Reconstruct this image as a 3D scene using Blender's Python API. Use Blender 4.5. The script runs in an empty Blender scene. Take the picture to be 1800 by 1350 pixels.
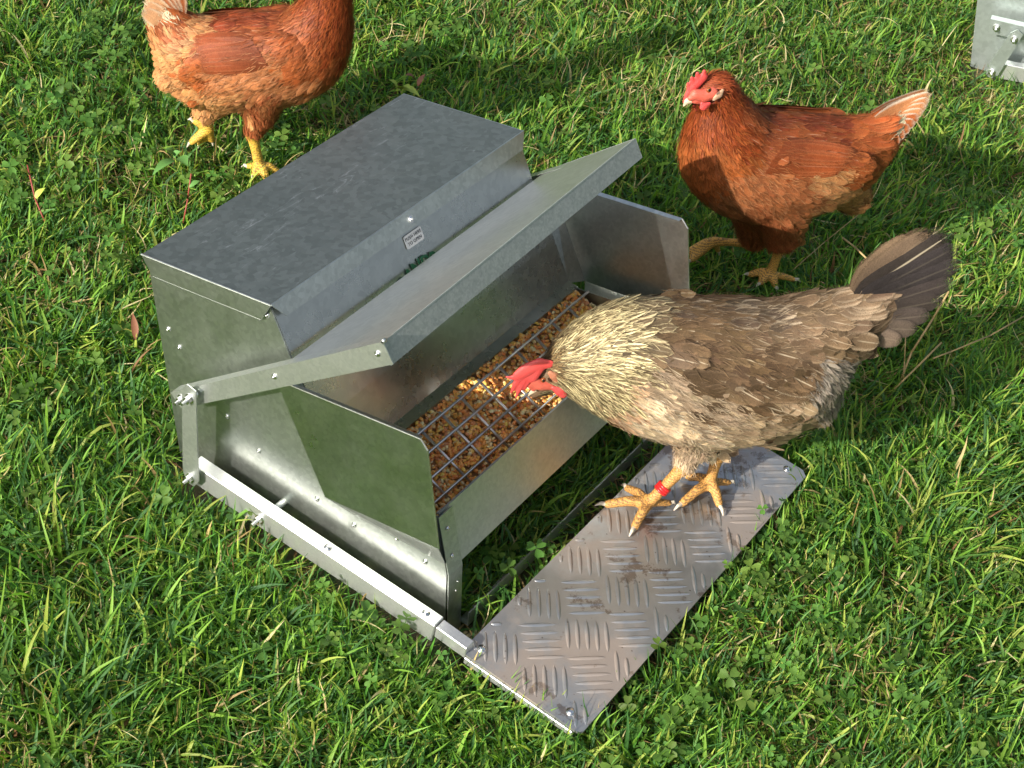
import bpy, bmesh, math, random
import numpy as np
from mathutils import Vector, Matrix
random.seed(7); RNG = np.random.default_rng(11)
scene = bpy.context.scene
COL = scene.collection

# ------------------------------------------------------------------ camera
F = 3130.0; CX, CY = 900.0, 675.0
CAM = np.array([-1.04265106, -0.86171162, 1.35629222])
RT = np.array([0.56063232, -0.80970886, 0.17338676])
UP = np.array([0.47977189, 0.48828567, 0.72896916])
FW = np.array([0.67491506, 0.32549758, -0.66222427])
cd = bpy.data.cameras.new('camera'); cam = bpy.data.objects.new('camera', cd); COL.objects.link(cam)
m = Matrix.Identity(4)
for i in range(3):
    m[i][0] = RT[i]; m[i][1] = UP[i]; m[i][2] = -FW[i]; m[i][3] = CAM[i]
cam.matrix_world = m
cd.sensor_width = 36.0; cd.lens = 36.0 * F / 1800.0; cd.clip_start = 0.02; cd.clip_end = 500.0
scene.camera = cam

# ------------------------------------------------------------------ sky, sun, exposure
SUN_TRAVEL = Vector((2.0, -0.42, -1.0)).normalized()
to_sun = -SUN_TRAVEL
elev = math.asin(to_sun.z); az = math.atan2(to_sun.x, to_sun.y)
world = bpy.data.worlds.new('World'); scene.world = world; world.use_nodes = True
nt = world.node_tree; nt.nodes.clear()
sky = nt.nodes.new('ShaderNodeTexSky'); sky.sky_type = 'NISHITA'; sky.sun_disc = False
sky.sun_elevation = elev; sky.sun_rotation = az; sky.air_density = 1.0; sky.dust_density = 2.2
bg = nt.nodes.new('ShaderNodeBackground'); bg.inputs['Strength'].default_value = 0.15
wo = nt.nodes.new('ShaderNodeOutputWorld')
hs = nt.nodes.new('ShaderNodeHueSaturation'); hs.inputs['Saturation'].default_value = .62
nt.links.new(sky.outputs['Color'], hs.inputs['Color']); nt.links.new(hs.outputs['Color'], bg.inputs['Color']); nt.links.new(bg.outputs[0], wo.inputs['Surface'])
sl = bpy.data.lights.new('sun', 'SUN'); sl.energy = 5.0; sl.angle = math.radians(0.55); sl.color = (1.0, 0.945, 0.86)
so = bpy.data.objects.new('sun', sl); COL.objects.link(so)
so.rotation_euler = SUN_TRAVEL.to_track_quat('-Z', 'Y').to_euler()
scene.view_settings.view_transform = 'Standard'; scene.view_settings.look = 'None'
scene.view_settings.exposure = 0.62; scene.view_settings.gamma = 1.0

# ------------------------------------------------------------------ helpers: rays into the place
def ray(u, v): return RT * (u - CX) + UP * (-(v - CY)) + FW * F
def on_x(u, v, x):
    d = ray(u, v); return CAM + d * ((x - CAM[0]) / d[0])
def on_z(u, v, z):
    d = ray(u, v); return CAM + d * ((z - CAM[2]) / d[2])
def on_plane(u, v, p, n):
    d = ray(u, v); return CAM + d * (np.dot(np.asarray(p) - CAM, n) / np.dot(d, n))
def to_px(P):
    P = np.atleast_2d(P) - CAM; w = P @ FW
    return np.stack([CX + F * (P @ RT) / w, CY - F * (P @ UP) / w], 1)
def depth(P): return float(np.dot(np.asarray(P) - CAM, FW))
def lin(r, g, b, k=1.0):
    f = lambda c: ((c / 255.0) / 12.92 if c <= 10 else ((c / 255.0 + 0.055) / 1.055) ** 2.4)
    return (f(r) * k, f(g) * k, f(b) * k)

# ------------------------------------------------------------------ helpers: objects
def tag(o, label=None, cat=None, group=None, kind=None):
    if label: o['label'] = label
    if cat: o['category'] = cat
    if group: o['group'] = group
    if kind: o['kind'] = kind
    return o
def empty(name, loc=(0, 0, 0), rz=0.0):
    o = bpy.data.objects.new(name, None); COL.objects.link(o); o.location = loc; o.rotation_euler = (0, 0, rz)
    o.empty_display_size = 0.05
    return o
def mesh_obj(name, verts, faces, mat, parent=None, smooth=False):
    me = bpy.data.meshes.new(name); me.from_pydata([tuple(map(float, v)) for v in verts], [], faces); me.update()
    if smooth: me.shade_smooth()
    o = bpy.data.objects.new(name, me); COL.objects.link(o)
    if mat: me.materials.append(mat)
    if parent: o.parent = parent
    return o
class MB:
    """collects shapes that become ONE mesh object"""
    def __init__(s): s.v = []; s.f = []
    def add(s, vs, fs):
        n = len(s.v); s.v += [tuple(map(float, v)) for v in vs]; s.f += [tuple(i + n for i in f) for f in fs]
    def slab(s, poly, d):
        """closed polygon given thickness by vector d"""
        n = len(poly); P = [np.array(p, float) for p in poly]; d = np.array(d, float)
        s.add(P + [p + d for p in P], [tuple(range(n))[::-1], tuple(range(n, 2 * n))] +
              [(i, (i + 1) % n, n + (i + 1) % n, n + i) for i in range(n)])
    def sheet(s, prof, x0, x1, t=0.0012, x0b=None, x1b=None):
        """bent sheet metal: (y,z) profile swept along x with thickness t"""
        P = [np.array(p, float) for p in prof]; N = []
        for i in range(len(P)):
            a = P[i] - P[i - 1] if i else P[1] - P[0]; b = P[i + 1] - P[i] if i < len(P) - 1 else a
            n1 = np.array([-a[1], a[0]]) / np.linalg.norm(a); n2 = np.array([-b[1], b[0]]) / np.linalg.norm(b)
            nn = n1 + n2; nn /= np.linalg.norm(nn); N.append(nn / max(0.4, nn @ n1))
        ring = P + [P[i] + N[i] * t for i in range(len(P) - 1, -1, -1)]; n = len(ring)
        v0 = [(x0, p[0], p[1]) for p in ring]; v1 = [(x1, p[0], p[1]) for p in ring]
        fs = [(i, (i + 1) % n, n + (i + 1) % n, n + i) for i in range(n)]
        k = len(P)
        for i in range(k - 1):
            fs.append((i, n - 1 - i, n - 2 - i, i + 1)); fs.append((n + i, n + i + 1, 2 * n - 2 - i, 2 * n - 1 - i))
        s.add(v0 + v1, fs)
    def tube(s, a, b, r, r2=None, n=10, caps=True):
        a = np.array(a, float); b = np.array(b, float); r2 = r if r2 is None else r2
        t = b - a; t /= np.linalg.norm(t); h = np.array([0, 0, 1.0]) if abs(t[2]) < .9 else np.array([1.0, 0, 0])
        e = np.cross(t, h); e /= np.linalg.norm(e); g = np.cross(t, e)
        R = [(math.cos(2 * math.pi * k / n), math.sin(2 * math.pi * k / n)) for k in range(n)]
        v = [a + (e * c + g * q) * r for c, q in R] + [b + (e * c + g * q) * r2 for c, q in R]
        f = [(k, (k + 1) % n, n + (k + 1) % n, n + k) for k in range(n)]
        if caps: f += [tuple(range(n))[::-1], tuple(range(n, 2 * n))]
        s.add(v, f)
    def dome(s, c, nrm, r, h, n=10, rings=3):
        c = np.array(c, float); t = np.array(nrm, float); t /= np.linalg.norm(t)
        q = np.array([0, 0, 1.0]) if abs(t[2]) < .9 else np.array([1.0, 0, 0])
        e = np.cross(t, q); e /= np.linalg.norm(e); g = np.cross(t, e); v = []; f = []
        for k in range(rings):
            a = k / rings * math.pi / 2
            for j in range(n):
                w = 2 * math.pi * j / n; v.append(c + (e * math.cos(w) + g * math.sin(w)) * r * math.cos(a) + t * h * math.sin(a))
        v.append(c + t * h)
        for k in range(rings - 1):
            for j in range(n): f.append((k * n + j, k * n + (j + 1) % n, (k + 1) * n + (j + 1) % n, (k + 1) * n + j))
        for j in range(n): f.append(((rings - 1) * n + j, (rings - 1) * n + (j + 1) % n, rings * n))
        f.append(tuple(range(n))[::-1]); s.add(v, f)
    def build(s, name, mat, parent=None, smooth=False, bevel=0.0):
        o = mesh_obj(name, s.v, s.f, mat, parent, smooth)
        bm = bmesh.new(); bm.from_mesh(o.data); bmesh.ops.recalc_face_normals(bm, faces=bm.faces)
        if bevel: bmesh.ops.bevel(bm, geom=[e for e in bm.edges if e.calc_face_angle(0) > .6], offset=bevel, segments=1, affect='EDGES', clamp_overlap=True)
        bm.to_mesh(o.data); bm.free(); o.data.update()
        if smooth: o.data.shade_smooth()
        return o
def fast_mesh(name, V, Q, mat, parent=None, smooth=True, uv=None, cols=None, tris=False):
    """numpy quads -> mesh; uv per vertex; cols {name: (n,4)} per vertex"""
    me = bpy.data.meshes.new(name); k = 3 if tris else 4
    me.vertices.add(len(V)); me.vertices.foreach_set('co', np.asarray(V, np.float32).ravel())
    me.loops.add(Q.size); me.loops.foreach_set('vertex_index', Q.astype(np.int32).ravel())
    me.polygons.add(len(Q)); me.polygons.foreach_set('loop_start', np.arange(0, Q.size, k, dtype=np.int32))
    me.polygons.foreach_set('loop_total', np.full(len(Q), k, np.int32))
    me.update(calc_edges=True)
    if smooth: me.polygons.foreach_set('use_smooth', np.ones(len(Q), bool))
    if uv is not None:
        l = me.uv_layers.new(name='UVMap'); l.data.foreach_set('uv', np.asarray(uv, np.float32)[Q.ravel()].ravel())
    for n, c in (cols or {}).items():
        a = me.color_attributes.new(n, 'FLOAT_COLOR', 'POINT'); a.data.foreach_set('color', np.asarray(c, np.float32).ravel())
    me.materials.append(mat); me.update()
    o = bpy.data.objects.new(name, me); COL.objects.link(o)
    if parent: o.parent = parent
    return o

# ------------------------------------------------------------------ materials
class NT:
    def __init__(s, name):
        s.m = bpy.data.materials.new(name); s.m.use_nodes = True; s.t = s.m.node_tree; s.t.nodes.clear()
        s.out = s.n('ShaderNodeOutputMaterial'); s.p = s.n('ShaderNodeBsdfPrincipled'); s.l(s.p.outputs[0], s.out.inputs[0])
    def n(s, t, **k):
        o = s.t.nodes.new(t)
        for a, b in k.items(): setattr(o, a, b)
        return o
    def l(s, a, b): s.t.links.new(a, b)
    def val(s, x, inp):
        if hasattr(x, 'is_output') or isinstance(x, bpy.types.NodeSocket): s.l(x, inp)
        else: inp.default_value = x if not isinstance(x, tuple) or len(x) == 4 or len(inp.default_value) == 3 else (*x, 1)
    def coord(s, kind='Object', scale=None):
        c = s.n('ShaderNodeTexCoord').outputs[kind]
        if scale is None: return c
        mp = s.n('ShaderNodeMapping'); mp.inputs['Scale'].default_value = scale; s.l(c, mp.inputs['Vector']); return mp.outputs[0]
    def noise(s, vec, scale, detail=4, rough=.55, dist=0):
        o = s.n('ShaderNodeTexNoise'); s.l(vec, o.inputs['Vector']); o.inputs['Scale'].default_value = scale
        o.inputs['Detail'].default_value = detail; o.inputs['Roughness'].default_value = rough; o.inputs['Distortion'].default_value = dist
        return o.outputs['Fac']
    def vor(s, vec, scale, out='Color', feature='F1'):
        o = s.n('ShaderNodeTexVoronoi', feature=feature); s.l(vec, o.inputs['Vector']); o.inputs['Scale'].default_value = scale
        return o.outputs[out]
    def ramp(s, f, stops):
        o = s.n('ShaderNodeValToRGB'); s.l(f, o.inputs[0]); e = o.color_ramp.elements
        while len(e) < len(stops): e.new(0.5)
        for k, (p, c) in enumerate(stops):
            e[k].position = p; e[k].color = (*c, 1) if isinstance(c, tuple) else (c, c, c, 1)
        return o.outputs[0]
    def mix(s, f, a, b, mode='MIX'):
        o = s.n('ShaderNodeMix', data_type='RGBA', blend_type=mode)
        s.val(f, o.inputs[0]); s.val(a, o.inputs[6]); s.val(b, o.inputs[7]); return o.outputs[2]
    def math(s, op, a, b=0.0, c=None, clamp=False):
        o = s.n('ShaderNodeMath', operation=op, use_clamp=clamp)
        s.val(a, o.inputs[0]); s.val(b, o.inputs[1])
        if c is not None: s.val(c, o.inputs[2])
        return o.outputs[0]
    def maprange(s, x, a, b, c=0.0, d=1.0):
        o = s.n('ShaderNodeMapRange', interpolation_type='SMOOTHSTEP'); s.val(x, o.inputs[0])
        for i, q in enumerate((a, b, c, d)): s.val(q, o.inputs[i + 1])
        return o.outputs[0]
    def bump(s, h, strength=.3, dist=.001, normal=None):
        o = s.n('ShaderNodeBump'); s.l(h, o.inputs['Height']); o.inputs['Strength'].default_value = strength
        o.inputs['Distance'].default_value = dist
        if normal: s.l(normal, o.inputs['Normal'])
        return o.outputs[0]
    def set(s, **k):
        for a, b in k.items(): s.val(b, s.p.inputs[a.replace('_', ' ')])
        return s.m

def galv(name, c0, c1, rough=.3, metal=1.0, spangle=140, streak=None, wave=.35, smudge=.5, scr_k=.35):
    t = NT(name); o = t.coord()
    sp = t.vor(o, spangle); g = t.n('ShaderNodeSeparateColor'); t.l(sp, g.inputs[0])
    big = t.noise(o, 9, 3, .5)
    fine = t.noise(t.coord(scale=streak) if streak else o, 60, 5, .65)
    k = t.math('MULTIPLY_ADD', g.outputs[0], .45, t.math('MULTIPLY_ADD', fine, .75, -.15))
    col = t.mix(t.math('MULTIPLY_ADD', big, .22, t.math('MULTIPLY', k, .8), clamp=True), c0, c1)
    scr = t.noise(t.coord(scale=(30, 260, 120)), 3.2, 6, .75, .6)
    scratch = t.maprange(scr, .66, .75)
    col = t.mix(t.math('MULTIPLY', scratch, scr_k), col, (.75, .77, .78))
    smear = t.math('MULTIPLY', t.maprange(t.noise(t.coord(scale=(14, 60, 40)), 1.6, 7, .8, 1.2), .54, .74), t.maprange(t.noise(o, 11, 2, .5), .48, .62))
    col = t.mix(t.math('MULTIPLY', smear, scr_k * 1.1), col, (.68, .70, .70))
    r = t.math('MULTIPLY_ADD', g.outputs[1], .025, t.math('MULTIPLY_ADD', t.noise(o, 14, 4, .6), .16 * smudge * 2, rough - .06))
    b1 = t.bump(t.noise(o, 7, 1, .4), wave, .004)
    b2 = t.bump(t.noise(o, 420, 3, .7), .06, .0006, b1)
    return t.set(Base_Color=col, Metallic=metal, Roughness=r, Normal=b2)
M_side = galv('galvanised_side', (.40, .43, .40), (.68, .71, .67), .35, 1.0, wave=.08, spangle=230)
M_side2 = galv('galvanised_dull', (.40, .45, .43), (.60, .66, .64), .42, .88, wave=.05, spangle=200)
M_guard = galv('galvanised_guard', (.46, .49, .46), (.74, .76, .72), .28, 1.0, wave=.06, spangle=260)
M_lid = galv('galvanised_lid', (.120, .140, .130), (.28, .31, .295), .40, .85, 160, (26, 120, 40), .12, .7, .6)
M_cover = galv('galvanised_cover', (.42, .44, .42), (.62, .64, .61), .36, .85, 150, (22, 90, 60), .2)
M_rim = galv('galvanised_rim', (.30, .33, .32), (.60, .62, .59), .50, .55, 420, None, .1)
M_inner = galv('galvanised_inner', (.44, .47, .46), (.62, .65, .63), .25, 1.0, 150, None, .2)
M_bar = galv('galvanised_bar', (.48, .51, .48), (.72, .74, .70), .36, .9, 300, None, .15)
M_white = galv('pale_aluminium', (.62, .63, .62), (.80, .80, .78), .38, .86, 500, (300, 20, 60), .1)
def m_bolt():
    t = NT('zinc_bolt'); return t.set(Base_Color=(.78, .78, .77), Metallic=1.0, Roughness=t.math('MULTIPLY_ADD', t.noise(t.coord(), 300), .2, .15))
M_bolt = m_bolt()
def m_plate():
    t = NT('tread_aluminium'); o = t.coord()
    n1 = t.noise(o, 6, 3); n2 = t.noise(o, 40, 5, .7); n3 = t.noise(o, 300, 3, .7)
    col = t.mix(n2, (.33, .345, .35), (.51, .525, .525))
    mud = t.maprange(t.math('ADD', t.math('MULTIPLY', t.noise(o, 7.5, 2, .5), .8), t.math('MULTIPLY', t.noise(o, 60, 4, .7), .25)), .46, .64)
    col = t.mix(t.math('MULTIPLY', mud, .66), col, (.33, .235, .165))
    d = t.maprange(t.math('ADD', t.math('MULTIPLY', t.noise(t.coord(scale=(1, 1, 1)), 23, 6, .75), .8), t.math('MULTIPLY', n1, .25)), .59, .64)
    col = t.mix(t.math('MULTIPLY', d, .6), col, (.13, .08, .045))
    sp = t.maprange(t.vor(o, 95, 'Distance'), .12, .06)
    sp = t.math('MULTIPLY', sp, t.maprange(n2, .46, .54))
    col = t.mix(t.math('MULTIPLY', sp, .7), col, (.07, .045, .03))
    met = t.math('SUBTRACT', .85, t.math('MULTIPLY', mud, .45))
    r = t.math('MULTIPLY_ADD', n2, .22, .24)
    return t.set(Base_Color=col, Metallic=met, Roughness=r, Normal=t.bump(n3, .12, .0006))
M_plate = m_plate()
def m_wire():
    t = NT('bare_steel_wire'); o = t.coord(); n = t.noise(o, 40, 4, .7)
    return t.set(Base_Color=t.mix(t.maprange(n, .55, .75), (.62, .61, .60), (.30, .21, .15)), Metallic=.95, Roughness=.33)
M_wire = m_wire()
def m_plain(name, c, r=.5, **k):
    t = NT(name); n = t.noise(t.coord(), 120, 4, .6)
    return t.set(Base_Color=t.mix(n, tuple(x * .8 for x in c), tuple(min(1, x * 1.15) for x in c)), Roughness=r, **k)
M_sticker = m_plain('white_sticker', (.62, .62, .60), .35)
M_ink = m_plain('black_print', (.02, .02, .022), .5)
M_green = m_plain('green_print', (.008, .07, .03), .4)
M_band = m_plain('red_band_plastic', (.62, .02, .02), .3)
def m_soft(name, c0, c1, r=.45, scale=220, sss=.25, bump=.35):
    t = NT(name); o = t.coord(); n = t.noise(o, scale, 5, .7); g = t.noise(o, 35, 3)
    t.p.inputs['Subsurface Weight'].default_value = sss; t.p.inputs['Subsurface Radius'].default_value = (.004, .0012, .0008)
    v = t.vor(o, scale * 4, 'Distance')
    return t.set(Base_Color=t.mix(g, c0, c1), Roughness=r, Normal=t.bump(t.math('ADD', n, v), bump, .0008))
M_comb = m_soft('comb_flesh', (.52, .045, .045), (.72, .10, .085))
M_face = m_soft('face_skin', (.46, .065, .045), (.62, .15, .09), .5, 300)
M_lobe = m_soft('ear_lobe', (.42, .24, .14), (.58, .38, .25), .6, 300)
M_lobe2 = m_soft('ear_lobe_red', (.36, .12, .06), (.50, .22, .12), .6, 300)
M_beak = m_soft('beak_horn', (.50, .38, .25), (.66, .52, .36), .3, 60, .1, .1)
M_claw = m_soft('claw_horn', (.45, .38, .28), (.62, .55, .44), .35, 60, .1, .1)
def m_eye(name, c):
    t = NT(name); return t.set(Base_Color=c, Roughness=.06)
M_eye = m_eye('eye_orange', (.22, .06, .015)); M_pupil = m_eye('eye_pupil', (.006, .005, .005))
def m_body():
    t = NT('hen_skin_and_legs'); a = t.n('ShaderNodeVertexColor', layer_name='skin'); o = t.coord()
    w = t.n('ShaderNodeTexWave', wave_type='BANDS', bands_direction='Z'); t.l(o, w.inputs['Vector'])
    w.inputs['Scale'].default_value = 130; w.inputs['Distortion'].default_value = 6; w.inputs['Detail'].default_value = 2; w.inputs['Detail Scale'].default_value = 4
    n = t.noise(o, 90, 4, .7)
    sc = t.vor(o, 420, 'Distance')
    col = t.mix(t.math('MULTIPLY', t.maprange(w.outputs['Fac'], .6, .1), .8), a.outputs['Color'], (.16, .09, .04))
    col = t.mix(a.outputs['Alpha'], a.outputs['Color'], col)
    col = t.mix(.35, col, t.mix(n, (.35, .3, .22), (1, 1, 1)), 'MULTIPLY')
    return t.set(Base_Color=col, Roughness=.5, Normal=t.bump(t.math('ADD', w.outputs['Fac'], t.math('MULTIPLY', sc, .8)), .55, .0008))
M_body = m_body()
def m_feather():
    t = NT('feathers'); A = t.n('ShaderNodeVertexColor', layer_name='fa'); B = t.n('ShaderNodeVertexColor', layer_name='fb')
    uvn = t.n('ShaderNodeUVMap', uv_map='UVMap'); s = t.n('ShaderNodeSeparateXYZ'); t.l(uvn.outputs[0], s.inputs[0])
    u = s.outputs[0]; v = s.outputs[1]
    d = t.math('MULTIPLY', t.math('ABSOLUTE', t.math('SUBTRACT', u, .5)), 2.0)
    o = t.coord()
    # barbs: fine oblique striation running out from the shaft
    cb = t.n('ShaderNodeCombineXYZ'); t.l(t.math('SUBTRACT', v, t.math('MULTIPLY', d, .30)), cb.inputs[0]); t.l(t.math('MULTIPLY', d, .12), cb.inputs[1])
    t.l(t.math('MULTIPLY', t.noise(o, 30, 1), 3.0), cb.inputs[2])
    barb = t.noise(cb.outputs[0], 34, 4, .8)
    wob = t.math('MULTIPLY_ADD', barb, .30, -.15)
    es = t.maprange(A.outputs['Alpha'], .75, 1.0, .58, .22)
    e1 = t.maprange(t.math('ADD', d, wob), es, t.math('ADD', es, .34))
    e2 = t.maprange(t.math('ADD', v, wob), .86, .99)
    edge = t.math('MULTIPLY', t.math('MAXIMUM', e1, e2), A.outputs['Alpha'])
    col = t.mix(edge, A.outputs['Color'], B.outputs['Color'])
    shade = t.ramp(barb, [(.25, .62), (.5, .98), (.75, 1.22)])
    col = t.mix(1.0, col, shade, 'MULTIPLY')
    pep = t.noise(o, 650, 3, .8); col = t.mix(.7, col, t.ramp(pep, [(.3, .62), (.7, 1.3)]), 'MULTIPLY')
    mot = t.noise(o, 70, 4, .65); col = t.mix(.45, col, t.ramp(mot, [(.32, .70), (.68, 1.22)]), 'MULTIPLY')
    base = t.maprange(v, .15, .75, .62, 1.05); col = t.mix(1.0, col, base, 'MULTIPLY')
    sh = t.math('MULTIPLY', t.maprange(d, .10, .02), t.math('MULTIPLY', B.outputs['Alpha'], .42))
    sh = t.math('MULTIPLY', sh, t.maprange(v, .25, .55))
    col = t.mix(sh, col, (.78, .66, .46))
    alpha = t.math('SUBTRACT', 1.0, t.maprange(t.math('ADD', t.math('MAXIMUM', t.math('MULTIPLY', d, 1.0), v), t.math('MULTIPLY', barb, .9)), 1.33, 1.46))
    t.p.inputs['Specular IOR Level'].default_value = .22
    return t.set(Base_Color=col, Roughness=.5, Alpha=alpha, Normal=t.bump(t.math('ADD', barb, pep), .35, .0007))
M_feather = m_feather()
def m_grass():
    t = NT('grass_blade'); A = t.n('ShaderNodeVertexColor', layer_name='gc')
    uvn = t.n('ShaderNodeUVMap', uv_map='UVMap'); s = t.n('ShaderNodeSeparateXYZ'); t.l(uvn.outputs[0], s.inputs[0])
    st = t.n('ShaderNodeTexNoise'); cb = t.n('ShaderNodeCombineXYZ'); t.l(t.math('MULTIPLY', s.outputs[0], 9.0), cb.inputs[0]); t.l(t.math('MULTIPLY', s.outputs[1], 1.5), cb.inputs[1])
    t.l(cb.outputs[0], st.inputs['Vector']); st.inputs['Scale'].default_value = 2.0
    col = t.mix(.5, A.outputs['Color'], t.ramp(st.outputs['Fac'], [(.3, .70), (.7, 1.3)]), 'MULTIPLY')
    t.p.inputs['Specular IOR Level'].default_value = .22
    tr = t.n('ShaderNodeBsdfTranslucent'); t.l(t.mix(1.0, col, (1.45, 1.6, .55, 1), 'MULTIPLY'), tr.inputs[0])
    t.set(Base_Color=col, Roughness=.5)
    mx = t.n('ShaderNodeMixShader'); mx.inputs[0].default_value = .38
    t.l(t.p.outputs[0], mx.inputs[1]); t.l(tr.outputs[0], mx.inputs[2]); t.l(mx.outputs[0], t.out.inputs[0])
    return t.m
M_grass = m_grass()
def m_ground():
    t = NT('soil_and_thatch'); o = t.coord(); n = t.noise(o, 30, 6, .75); g = t.noise(o, 260, 5, .8)
    c = t.mix(g, (.045, .040, .018), (.14, .11, .05)); c = t.mix(t.maprange(n, .42, .62), c, (.035, .075, .018))
    far = t.n('ShaderNodeVectorMath', operation='LENGTH'); t.l(o, far.inputs[0])
    lawn = t.mix(g, (.035, .075, .012), (.12, .21, .03))
    c = t.mix(t.maprange(far.outputs['Value'], 1.3, 2.4), c, lawn)
    return t.set(Base_Color=c, Roughness=.9, Normal=t.bump(g, .8, .01))
M_ground = m_ground()
def m_corn():
    t = NT('corn_kernel'); A = t.n('ShaderNodeVertexColor', layer_name='kc'); o = t.coord(); n = t.noise(o, 700, 3, .6)
    t.p.inputs['Subsurface Weight'].default_value = .15; t.p.inputs['Subsurface Radius'].default_value = (.002, .001, .0005)
    return t.set(Base_Color=t.mix(.4, A.outputs['Color'], t.ramp(n, [(.3, .7), (.7, 1.3)]), 'MULTIPLY'), Roughness=.38)
M_corn = m_corn()
M_cornbed = m_plain('grain_dust', (.45, .25, .10), .9)

# ------------------------------------------------------------------ ground
def rect(x0, x1, y0, y1): return (x0, x1, y0, y1)
GZ = -0.022
def build_ground():
    R = 160.0; vs = [(-R, -R, GZ), (R, -R, GZ), (R, R, GZ), (-R, R, GZ)]
    tag(mesh_obj('ground', vs, [(0, 1, 2, 3)], M_ground), 'soil and thatch under the lawn', 'ground', kind='structure')
build_ground()
def build_added_tree_line():
    # unseen belt of trees, added so the sheet steel has something dark to reflect
    t = NT('added_foliage'); o = t.coord(); n = t.noise(o, 1.6, 6, .75); g = t.vor(o, 2.2, 'Distance')
    m_ = t.set(Base_Color=t.mix(n, (.02, .04, .014), (.10, .15, .05)), Roughness=.9, Normal=t.bump(t.math('ADD', n, g), 1.0, .4))
    K = 220; R_ = 20; V = []; az0 = math.atan2(to_sun.y, to_sun.x)
    for k in range(K):
        a = 2 * math.pi * k / K; da = abs((a - az0 + math.pi) % (2 * math.pi) - math.pi)
        H = 8.5 + 2.2 * math.sin(a * 7) + 1.4 * math.sin(a * 17 + 1) + .8 * math.sin(a * 41); H *= min(1, max(.25, (da - .35) / .9))
        for j in range(R_):
            z = j / (R_ - 1); bulge = 1.5 * math.sin(z * math.pi) + .8 * math.sin(a * 23 + z * 5) + .35 * math.sin(a * 57 + z * 11) + random.uniform(-.2, .2)
            r = 17.5 - bulge + 3 * z ** 3; V.append((r * math.cos(a), r * math.sin(a), GZ - .2 + H * z))
    Fq = [(k * R_ + j, ((k + 1) % K) * R_ + j, ((k + 1) % K) * R_ + j + 1, k * R_ + j + 1) for k in range(K) for j in range(R_ - 1)]
    tag(mesh_obj('added_tree_line', V, Fq, m_, None, True), 'unseen dark belt of trees added for the steel to reflect', 'trees', kind='stuff')
build_added_tree_line()
F2 = dict(loc=(1.512, -0.285), rz=math.radians(16))
def blocked(X, Y):
    b = (X > -.036) & (X < .456) & (Y > -.375) & (Y < .012) & ~((X > .026) & (X < .394) & (Y > -.358) & (Y < -.24))
    b |= (X > -.034) & (X < .454) & (Y > -.531) & (Y < -.383)
    b |= (X > -.040) & (X < -.014) & (Y > -.39) & (Y < -.04)
    c, s = math.cos(F2['rz']), math.sin(F2['rz']); dx = X - F2['loc'][0]; dy = Y - F2['loc'][1]
    lx = c * dx + s * dy; ly = -s * dx + c * dy
    b |= (lx > -.036) & (lx < .456) & (ly > -.375) & (ly < .012)
    return b
def sample_lawn(n, margin=.12):
    # the visible patch of lawn plus a margin, denser near the middle
    q = np.array([on_z(-90, -90, 0)[:2], on_z(1890, -90, 0)[:2], on_z(1890, 1440, 0)[:2], on_z(-90, 1440, 0)[:2]])
    a = RNG.random(n); b = RNG.random(n)
    P = (q[0] * ((1 - a) * (1 - b))[:, None] + q[1] * (a * (1 - b))[:, None] + q[2] * (a * b)[:, None] + q[3] * ((1 - a) * b)[:, None])
    return P
def vnoise(P, scale, seed):
    """cheap smooth value noise, 0..1"""
    r = np.random.default_rng(seed); G = r.random((64, 64)); Q = P * scale + 1000.3
    i = np.floor(Q).astype(int); f = Q - i; f = f * f * (3 - 2 * f)
    g = lambda a, b: G[(i[:, 0] + a) % 64, (i[:, 1] + b) % 64]
    return (g(0, 0) * (1 - f[:, 0]) + g(1, 0) * f[:, 0]) * (1 - f[:, 1]) + (g(0, 1) * (1 - f[:, 0]) + g(1, 1) * f[:, 0]) * f[:, 1]
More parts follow.
